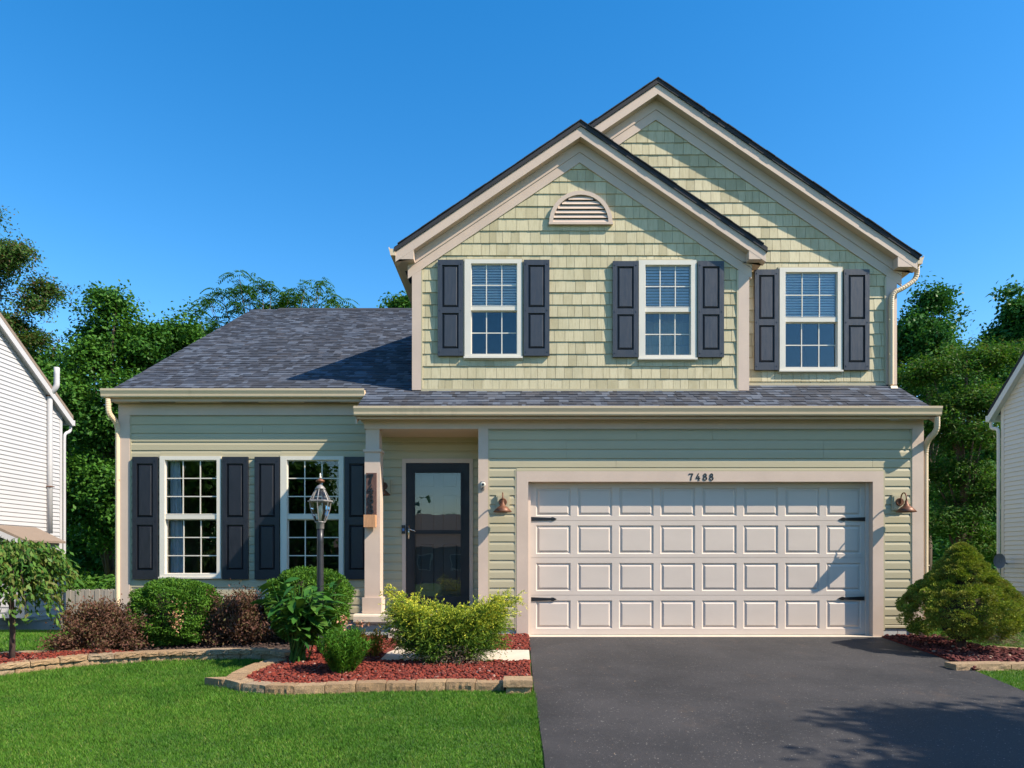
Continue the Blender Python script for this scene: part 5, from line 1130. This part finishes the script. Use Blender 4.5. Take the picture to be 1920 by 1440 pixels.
def far_house(x0, x1, y0, y1, eave, ridge, label):
    zb = gzf(0, y0); t = thing('far_house', label, 'house', ((x0 + x1) / 2, (y0 + y1) / 2, zb), 'houses across the street')
    MB().box(x0, x1, y0, y1, zb, zb + eave).build('wall', 'brick', t)
    yc = (y0 + y1) / 2; m = MB(); m.prism_x([(y0 - .4, zb + eave - .1), (y1 + .4, zb + eave - .1), (yc, zb + ridge)], x0 - .4, x1 + .4); m.build('roof', 'nroof', t)
    for k in range(4):
        xa = x0 + (x1 - x0) * (.12 + .22 * k); MB().box(xa, xa + 1.1, y1 + .005, y1 + .06, zb + 1, zb + 2.4).build('window', 'white', t); MB().box(xa + .1, xa + 1, y1 + .065, y1 + .07, zb + 1.1, zb + 2.3).build('pane', 'black', t)
far_house(-15, -3, -46, -37, 3.0, 5.9, 'low brick house across the road, left of its twin, seen only in the door glass')
far_house(1, 13, -46, -37, 3.0, 6.2, 'low brick house across the road, right of its twin, seen only in the door glass')
sx_, sy_ = 9.55, 2.55; z0 = gzf(sx_, sy_)
tree('yard_tree', 'young leafy tree right of the drive, outside the picture, shading its lower corner', (sx_, sy_, z0), [((sx_, sy_, z0 + 4.9), (1.9, 1.7, 1.5)), ((sx_ + .3, sy_ - .6, z0 + 3.7), (1.8, 1.5, 1.1)), ((sx_ - 1.5, sy_ + .4, z0 + 4.3), (.9, .9, .5))], 460, 130, .25, .15, .1, 'maple', nl=12, r0=.1)

# ------------------------------------------------------------------ shrubs
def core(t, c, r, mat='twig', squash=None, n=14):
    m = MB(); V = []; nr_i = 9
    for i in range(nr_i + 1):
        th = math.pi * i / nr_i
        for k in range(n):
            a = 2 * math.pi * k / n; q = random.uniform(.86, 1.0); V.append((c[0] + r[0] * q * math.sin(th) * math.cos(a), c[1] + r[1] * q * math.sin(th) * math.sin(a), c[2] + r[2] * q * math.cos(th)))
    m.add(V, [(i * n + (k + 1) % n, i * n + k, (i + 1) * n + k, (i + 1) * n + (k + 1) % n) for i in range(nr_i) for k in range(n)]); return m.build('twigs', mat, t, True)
def lump(d):
    return 1 + .05 * np.sin(7 * d[:, 0] + 3 * d[:, 2]) + .05 * np.sin(9 * d[:, 1] - 5 * d[:, 2] + 1) + .04 * np.sin(13 * d[:, 2] + 6 * d[:, 0])
def boxwood(label, px, py_top, py_bot, D, rx, group, n=30000):
    x = wx(px, D); z1 = wz(py_top, D); z0 = gzf(x, D) + .05; h_ = z1 - z0; c = (x, D, z0 + h_ * .5)
    t = thing('boxwood_shrub', label, 'shrub', (x, D, z0 - .05), group); core(t, c, (rx * .74, rx * .68, h_ * .37))
    d = rand_dir(n); e = .72; d2 = np.sign(d) * np.abs(d) ** e; d2 = d2 / (np.abs(d2) ** 2.6).sum(1, keepdims=True) ** (1 / 2.6)
    r = lump(d)[:, None] * rng.uniform(.74, 1.02, n)[:, None] ** .6
    pos = np.array(c) + d2 * r * np.array([rx, rx * .92, h_ * .5]); pos[:, 2] = np.maximum(pos[:, 2], z0)
    nr = unit(d * .5 + np.array([0, 0, .25]) + rng.normal(size=(n, 3)) * .75); dirs = unit(d + rng.normal(size=(n, 3)) * .75 + np.array([0, 0, .35]))
    v, f = leaf_quads(pos, nr, rng.uniform(.026, .05, n), rng.uniform(.012, .020, n), .2, dirs); np_obj('leaves', v, f, 'box', t); return t, c, h_
GB = 'shrubs under the front windows'
t1, c1, h1 = boxwood('clipped green shrub under the left window, with a dead orange sprig', 331, 1087, 1215, 9.2, .50, GB)
n = 130; q = np.array([c1[0] + .22, c1[1] - .44, c1[2] - .06]) + rng.normal(size=(n, 3)) * [.045, .03, .085]; v, f = leaf_quads(q, rand_dir(n), .032, .016, .2); tag(np_obj('dead_sprig', v, f, 'coral', t1), kind='stuff')
boxwood('clipped green shrub behind the lamp post, below the right window', 582, 1066, 1200, 9.5, .52, GB)
def barberry(label, px, py_top, D, rx, group, n=24000):
    x = wx(px, D); z0 = gzf(x, D) + .05; h_ = wz(py_top, D) - z0; t = thing('barberry_shrub', label, 'shrub', (x, D, z0 - .05), group); P, DD = [], []; st = MB()
    for k in range(90):
        a = rng.uniform(0, 6.28); e = rng.uniform(.25, 1.4); l = h_ * rng.uniform(.75, 1.06); d = Vector((math.cos(a) * math.cos(e) * rx / h_ * 1.25, math.sin(a) * math.cos(e) * rx / h_ * 1.1, math.sin(e)))
        b0 = Vector((x + rng.normal() * .07, D + rng.normal() * .07, z0)); pts = [b0 + d * l * s + Vector((0, 0, -.10 * s * s * l)) for s in (0, .35, .7, 1)]; st.tube(pts, [.007, .005, .004, .002], 4)
        for i in range(n // 90):
            s = rng.uniform(.22, 1) ** .7; q = b0 + d * l * s + Vector((0, 0, -.10 * s * s * l)); P.append(q + Vector(rng.normal(size=3) * .055)); DD.append(d + Vector(rng.normal(size=3) * .8))
    st.build('stems', 'darkbark', t);  P = np.array(P); v, f = leaf_quads(P, unit(rng.normal(size=P.shape) + [0, 0, .6]), rng.uniform(.026, .048, len(P)), rng.uniform(.014, .023, len(P)), .2, np.array(DD)); np_obj('leaves', v, f, 'barb', t); return t
barberry('maroon twiggy shrub at the left house corner', 192, 1118, 8.75, .44, GB); barberry('maroon twiggy shrub between the two clipped green shrubs', 447, 1099, 9.35, .43, GB)
# broad-leaved shrub: each leaf an object
def big_leaf():
    m = MB(); n = 5; V = []; prof = [(0, .02), (.22, .30), (.48, .42), (.76, .27), (1, .0)]
    for s, w_ in prof: z = .10 * s - .30 * s * s; V += [(-w_ * .5, s, z + .10 * w_), (0, s, z), (w_ * .5, s, z + .10 * w_)]
    m.add(V, [(i * 3 + j, i * 3 + j + 1, i * 3 + j + 4, i * 3 + j + 3) for i in range(n - 1) for j in (0, 1)]); return mesh_of(m, 'leaf', 'peony', True)
LEAF = big_leaf()
pxb, pD = 556, 8.0; bx_, bz_ = wx(pxb, pD), gzf(wx(pxb, pD), pD) + .06
t = thing('broadleaf_shrub', 'dark glossy broad-leaved shrub left of the lamp post in the red rock bed', 'shrub', (bx_, pD, bz_ - .06)); st = MB(); H_ = wz(1092, pD) - bz_; cnt = 0
for k in range(50):
    a = rng.uniform(0, 6.28); sp = rng.uniform(.05, .46); tip = Vector((bx_ + .03 + sp * math.cos(a), pD + sp * .8 * math.sin(a), bz_ + H_ * (rng.uniform(.5, 1.02) - .5 * max(0, sp - .3)))); b0 = Vector((bx_ + rng.normal() * .05, pD + rng.normal() * .05, bz_)); mid = b0.lerp(tip, .5) + Vector((0, 0, .08)); pts = [b0, b0.lerp(mid, .6), mid, tip]; st.tube(pts, [.009, .007, .006, .004], 5)
    for i in range(6):
        if cnt >= 300: break
        s = rng.uniform(.34, 1.03); q = (mid.lerp(tip, (s - .5) * 2) if s > .5 else b0.lerp(mid, s * 2)); az = a + rng.normal() * 1.1; L_ = rng.uniform(.15, .25)
        inst('leaf', LEAF, t, q, (rng.normal() * .25 + .2 + rng.uniform(-.7, .45), rng.normal() * .35, az - math.pi / 2), (L_ * rng.uniform(.85, 1.15), L_, L_)); cnt += 1
st.build('stems', 'peony', t)
# narrow-leaved clump
def clump(name, label, px, py_top, D, rx, mat, stems, ll, lw, per=26, cat='plant', hmin=.7):
    x = wx(px, D); z0 = gzf(x, D) + .05; h_ = wz(py_top, D) - z0; t = thing(name, label, cat, (x, D, z0 - .05)); P, DD = [], []; st = MB()
    for k in range(stems):
        a = rng.uniform(0, 6.28); r_ = rx * math.sqrt(rng.uniform(0, 1)); tip = Vector((x + r_ * math.cos(a), D + r_ * .9 * math.sin(a), z0 + h_ * rng.uniform(hmin, 1) * (1 - .35 * (r_ / rx) ** 2))); b0 = Vector((x + r_ * .35 * math.cos(a), D + r_ * .35 * math.sin(a), z0)); st.tube([b0, b0.lerp(tip, .55), tip], [.004, .003, .002], 4)
        for i in range(per):
            s = (i + 1) / per; q = b0.lerp(tip, .12 + .88 * s); az = i * 2.4 + rng.normal() * .3; dd = Vector((math.cos(az), math.sin(az), rng.uniform(.25, .9))).normalized(); L_ = ll * rng.uniform(.7, 1.2); P.append(q + dd * L_ * .5); DD.append(dd)
    st.build('stems', mat, t); P = np.array(P); DD = np.array(DD); up = unit(np.array([0, 0, 1.0]) - DD * DD[:, 2:3]); v, f = leaf_quads(P, up, ll * rng.uniform(.8, 1.2, len(P)), lw, .15, DD); np_obj('leaves', v, f, mat, t); return t
clump('leafy_clump', 'bright green narrow-leaved clump in front of the lamp post', 642, 1172, 7.45, .31, 'phlox', 95, .075, .016, 30)
t = clump('lily_plant', 'fading yellow and green lily beside the porch column', 700, 1166, 8.3, .16, 'lily_y', 16, .10, .018, 20)
clump('lily_plant', 'green lily stems with orange buds right of the lamp post', 668, 1165, 8.35, .13, 'phlox', 16, .10, .018, 18)
lil = bpy.data.objects['lily_plant.001']; P = np.array([(wx(a, 8.3), 8.25 + rng.normal() * .05, wz(b_, 8.3)) for a, b_ in ((646, 1158), (652, 1162), (640, 1166), (647, 1178), (655, 1170)) for _ in range(7)]) + rng.normal(size=(35, 3)) * .018
v, f = leaf_quads(P, rand_dir(len(P)), .05, .022, .3); tag(np_obj('petals', v, f, 'petal', lil), kind='stuff')
lil = bpy.data.objects['lily_plant']; P = np.array([(wx(a, 8.3), 8.22 + rng.normal() * .05, wz(b_, 8.3)) for a, b_ in ((672, 1166), (684, 1165), (694, 1169), (678, 1172)) for _ in range(6)]) + rng.normal(size=(24, 3)) * .014
v, f = leaf_quads(P, rand_dir(len(P)), .055, .022, .3); tag(np_obj('petals', v, f, 'petal', lil), kind='stuff')
# golden juniper
jD = 8.05; jx = wx(842, jD); jz = gzf(jx, jD) + .05; t = thing('golden_juniper', 'wide yellow tipped juniper spreading in front of the entry walk', 'shrub', (jx, jD, jz - .05))
P, DD, TP = [], [], []; st = MB()
for k in range(400):
    a = rng.uniform(0, 6.28); ca, sa = math.cos(a), math.sin(a); tier = rng.uniform(0, 1)
    reach = (.42 + .42 * abs(ca) ** 1.5) * rng.uniform(.55, 1.0) * (1.04 - .2 * (1 - tier)); top = (.62 + .30 * abs(ca) ** 3 * (reach / .8)) * (.25 + .75 * tier) * rng.uniform(.9, 1.06)
    b0 = Vector((jx + rng.normal() * .07, jD + rng.normal() * .05, jz)); tip = Vector((jx + reach * ca, jD + reach * .62 * sa, jz + top)); mid = b0.lerp(tip, .5) + Vector((-ca * .05, 0, .16 * tier)); pts = []
    for i in range(8): s = i / 7; pts.append(b0.lerp(mid, s).lerp(mid.lerp(tip, s), s))
    if k % 3 == 0: st.tube(pts, [.016 * (1 - .8 * i / 7) for i in range(8)], 5)
    for j in range(24):
        s = rng.uniform(.42, 1.0); q = b0.lerp(mid, s).lerp(mid.lerp(tip, s), s); tan = (mid.lerp(tip, s) - b0.lerp(mid, s)).normalized()
        sd = (tan * .8 + Vector(rng.normal(size=3)) * .62 + Vector((0, 0, .18))).normalized(); L_ = rng.uniform(.08, .17)
        for i in range(13):
            u = i / 12; c = q + sd * L_ * u + Vector((0, 0, -.05 * u * u)); e = (sd * 1.2 + Vector(rng.normal(size=3)) * .6).normalized(); P.append(c + e * .014); DD.append(e)
            TP.append(min(.85, max(0, (.10 + .26 * u) + 1.1 * (top / .9 - .36) * (.4 + .6 * u) * (s > .5))))
st.build('branches', 'darkbark', t); P = np.array(P); v, f = leaf_quads(P, rand_dir(len(P)), rng.uniform(.022, .042, len(P)), .0085, .2, np.array(DD)); np_obj('sprays', v, f, 'juni', t, attr=np.repeat(TP, 4))
n = 500; q = np.stack([jx + .05 + rng.normal(size=n) * .14, jD - .22 + rng.normal(size=n) * .06, jz + rng.uniform(0, .22, n)], 1); v, f = leaf_quads(q, rand_dir(n), .05, .006, .2); tag(np_obj('dry_twigs', v, f, 'dry', t), kind='stuff')
# dwarf spruce
sD = 9.0; sx = wx(1803, sD); sz = gzf(sx, sD) + .03; t = thing('dwarf_spruce', 'dense cone-shaped dwarf spruce right of the garage', 'shrub', (sx, sD, sz - .03)); Hs = wz(1012, sD) - sz; Rm = .69
def srad(u): return Rm * np.interp(u, [0, .10, .22, .34, .5, .68, .84, .95, 1], [.40, .78, .98, 1.0, .80, .53, .31, .17, .04])
m = MB(); n = 18; V = []
for i in range(13):
    u = i / 12 * .97
    for k in range(n): a = 2 * math.pi * k / n; q = .44 * float(srad(u)) * random.uniform(.9, 1.0); V.append((sx + q * math.cos(a), sD + q * math.sin(a), sz + .12 + u * (Hs - .12)))
m.add(V, [(i * n + k, i * n + (k + 1) % n, (i + 1) * n + (k + 1) % n, (i + 1) * n + k) for i in range(12) for k in range(n)]); m.build('branches', 'twig', t, True)
MB().tube([(sx, sD, sz - .1), (sx, sD, sz + .3)], [.06, .05], 8).build('trunk', 'darkbark', t)
nl_ = 520; u = np.clip(rng.uniform(.07, 1, nl_) ** 1.0, .07, .985); a = rng.uniform(0, 6.28, nl_); lr = rng.uniform(.06, .13, nl_) * (1 - .45 * u); rad = np.maximum(.01, srad(u) * rng.uniform(.88, 1.12, nl_) - lr * .7)
C_ = np.stack([sx + rad * np.cos(a), sD + rad * np.sin(a), sz + .10 + u * (Hs - .17)], 1); O_ = unit(np.stack([np.cos(a), np.sin(a), .35 + .4 * u], 1));
per = 230; k = np.repeat(np.arange(nl_), per); d = rand_dir(len(k)); fl = (d * O_[k]).sum(1) < -.25; d[fl] *= -1
pos = C_[k] + d * (lr[k] * rng.uniform(.8, 1.03, len(k)))[:, None] * np.array([1.15, 1.15, .8]); dirs = unit(d + O_[k] * .5 + rng.normal(size=d.shape) * .35)
v, f = leaf_quads(pos, rand_dir(len(k)), rng.uniform(.022, .038, len(k)), .0105, .1, dirs); np_obj('needles', v, f, 'spruce', t)
n = 900; a = rng.uniform(-1.6, .5, n); r_ = rng.uniform(.2, .68, n); q = np.stack([sx + r_ * np.cos(a), sD + r_ * np.sin(a), sz + .08 + rng.uniform(0, .16, n)], 1); v, f = leaf_quads(q, rand_dir(n), .10, .004, .1, np.stack([np.cos(a), np.sin(a), rng.normal(size=n) * .3], 1) + rng.normal(size=(n, 3)) * .25); tag(np_obj('dry_twigs', v, f, 'dry', t), kind='stuff')
# weeping tree
wD = 7.95; wx0 = wx(22, wD); wz0 = gzf(wx0, wD) + .08; t = thing('weeping_tree', 'small umbrella-shaped weeping tree with thin trunk at the left edge', 'tree', (wx0, wD, wz0 - .08)); zc_ = wz(1020, wD)
st = MB(); st.tube([(wx0, wD, wz0 - .1), (wx0 + .01, wD, wz0 + .3), (wx0 - .005, wD, wz0 + .7), (wx0 + .015, wD, zc_ - .12)], [.034, .028, .025, .024], 8); P, DD = [], []
for k in range(120):
    a = rng.uniform(0, 6.28); r_ = rng.uniform(.15, .68); e = Vector((math.cos(a), math.sin(a), 0)); b0 = Vector((wx0, wD, zc_ - .14)); top = b0 + e * r_ * .6 + Vector((0, 0, rng.uniform(.08, .27))); end = b0 + e * r_ * 1.06 + Vector((0, 0, -rng.uniform(.05, .62) * (.5 + r_))); pts = []
    for i in range(7): s = i / 6; pts.append(b0.lerp(top, s).lerp(top.lerp(end, s), s))
    st.tube(pts, [.012, .009, .007, .005, .004, .003, .002], 4)
    for i in range(100):
        s = rng.uniform(.22, 1.04); q = b0.lerp(top, s).lerp(top.lerp(end, s), s) + Vector(rng.normal(size=3) * .04); dd = (e * .45 + Vector((0, 0, -.75)) + Vector(rng.normal(size=3) * .4)); P.append(q + dd.normalized() * .02); DD.append(dd)
st.build('trunk', 'darkbark', t, True); P = np.array(P); DD = unit(np.array(DD)); nn = unit(np.array([0, -.2, .8]) + rng.normal(size=P.shape) * .5); v, f = leaf_quads(P, nn, rng.uniform(.06, .1, len(P)), rng.uniform(.024, .037, len(P)), .2, DD); np_obj('crown', v, f, 'weep', t)

# ------------------------------------------------------------------ lawn blades
excl = [front_bed, rear_bed, left_bed, right_bed, WLK, [(DL + .014, -5), (DL + .014, 11), (DR + .1, 11), (DR + .03, 8.8), (DR - .08, 7.7), (DR - .2, 6.8), (DR - .15, 5), (DR + .3, 2), (DR + 1.5, -4)]]
def blades(zones):
    X_, Y_, S_ = [], [], []
    for (x0, x1, y0, y1, dens, sc) in zones:
        n = int((x1 - x0) * (y1 - y0) * dens); x = rng.uniform(x0, x1, n); y = rng.uniform(y0, y1, n); ok = np.ones(n, bool)
        for p in excl: ok &= ~in_poly(x, y, p)
        X_.append(x[ok]); Y_.append(y[ok]); S_.append(np.full(ok.sum(), sc))
    x = np.concatenate(X_); y = np.concatenate(Y_); s = np.concatenate(S_); n = len(x); g0 = gz(x, y)
    patch = .5 + .5 * np.sin(x * 1.7 + np.sin(y * 2.1)) * np.sin(y * 1.3 + np.cos(x * 1.1))
    h_ = s * rng.uniform(.012, .032, n) * (.8 + .4 * patch); w_ = s * rng.uniform(.0028, .0048, n); a = rng.uniform(0, 6.28, n); b_ = rng.uniform(0, 6.28, n); le = h_ * rng.uniform(.2, 1.1, n)
    v = np.stack([np.stack([x - w_ * np.cos(a), y - w_ * np.sin(a), g0 - .004], 1), np.stack([x + w_ * np.cos(a), y + w_ * np.sin(a), g0 - .004], 1), np.stack([x + le * np.cos(b_), y + le * np.sin(b_), g0 + h_], 1)], 1).reshape(-1, 3)
    return v, np.arange(n * 3).reshape(-1, 3)
v, f = blades([(DL - .03, DL + .012, 4.0, 6.75, 26000, 1.15), (-4.6, DL, 3.9, 6.2, 15000, 1.0), (-6.0, DL, 6.2, 7.4, 11000, 1.1), (-7.2, -2.6, 7.4, 8.6, 8500, 1.2), (4.6, 7.5, 4.0, 9.0, 5500, 1.2), (5.9, 10.9, 8.3, 14, 1800, 1.8), (-11.5, -5.6, 8.5, 15, 1900, 1.9)])
tag(np_obj('lawn_grass', v, f, 'grass'), 'mown green lawn in front of the beds', 'grass', kind='stuff')
# grit and a few fallen leaves on the drive
n = 900; x = rng.uniform(DL + .1, DR - .4, n); y = rng.uniform(4.2, 9.8, n); q = np.stack([x, y, gz(x, y) + .017], 1); v, f = leaf_quads(q, unit(np.array([0, 0, 1.0]) + rng.normal(size=(n, 3)) * .2), rng.uniform(.004, .010, n) * rng.choice([1, 1, 1, 1, 2.6], n), rng.uniform(.004, .008, n) * rng.choice([1, 1, 1, 1.8], n), .05)
tag(np_obj('driveway_litter', v, f, 'dry'), 'pale specks and dry leaf bits scattered on the driveway', 'litter', kind='stuff')
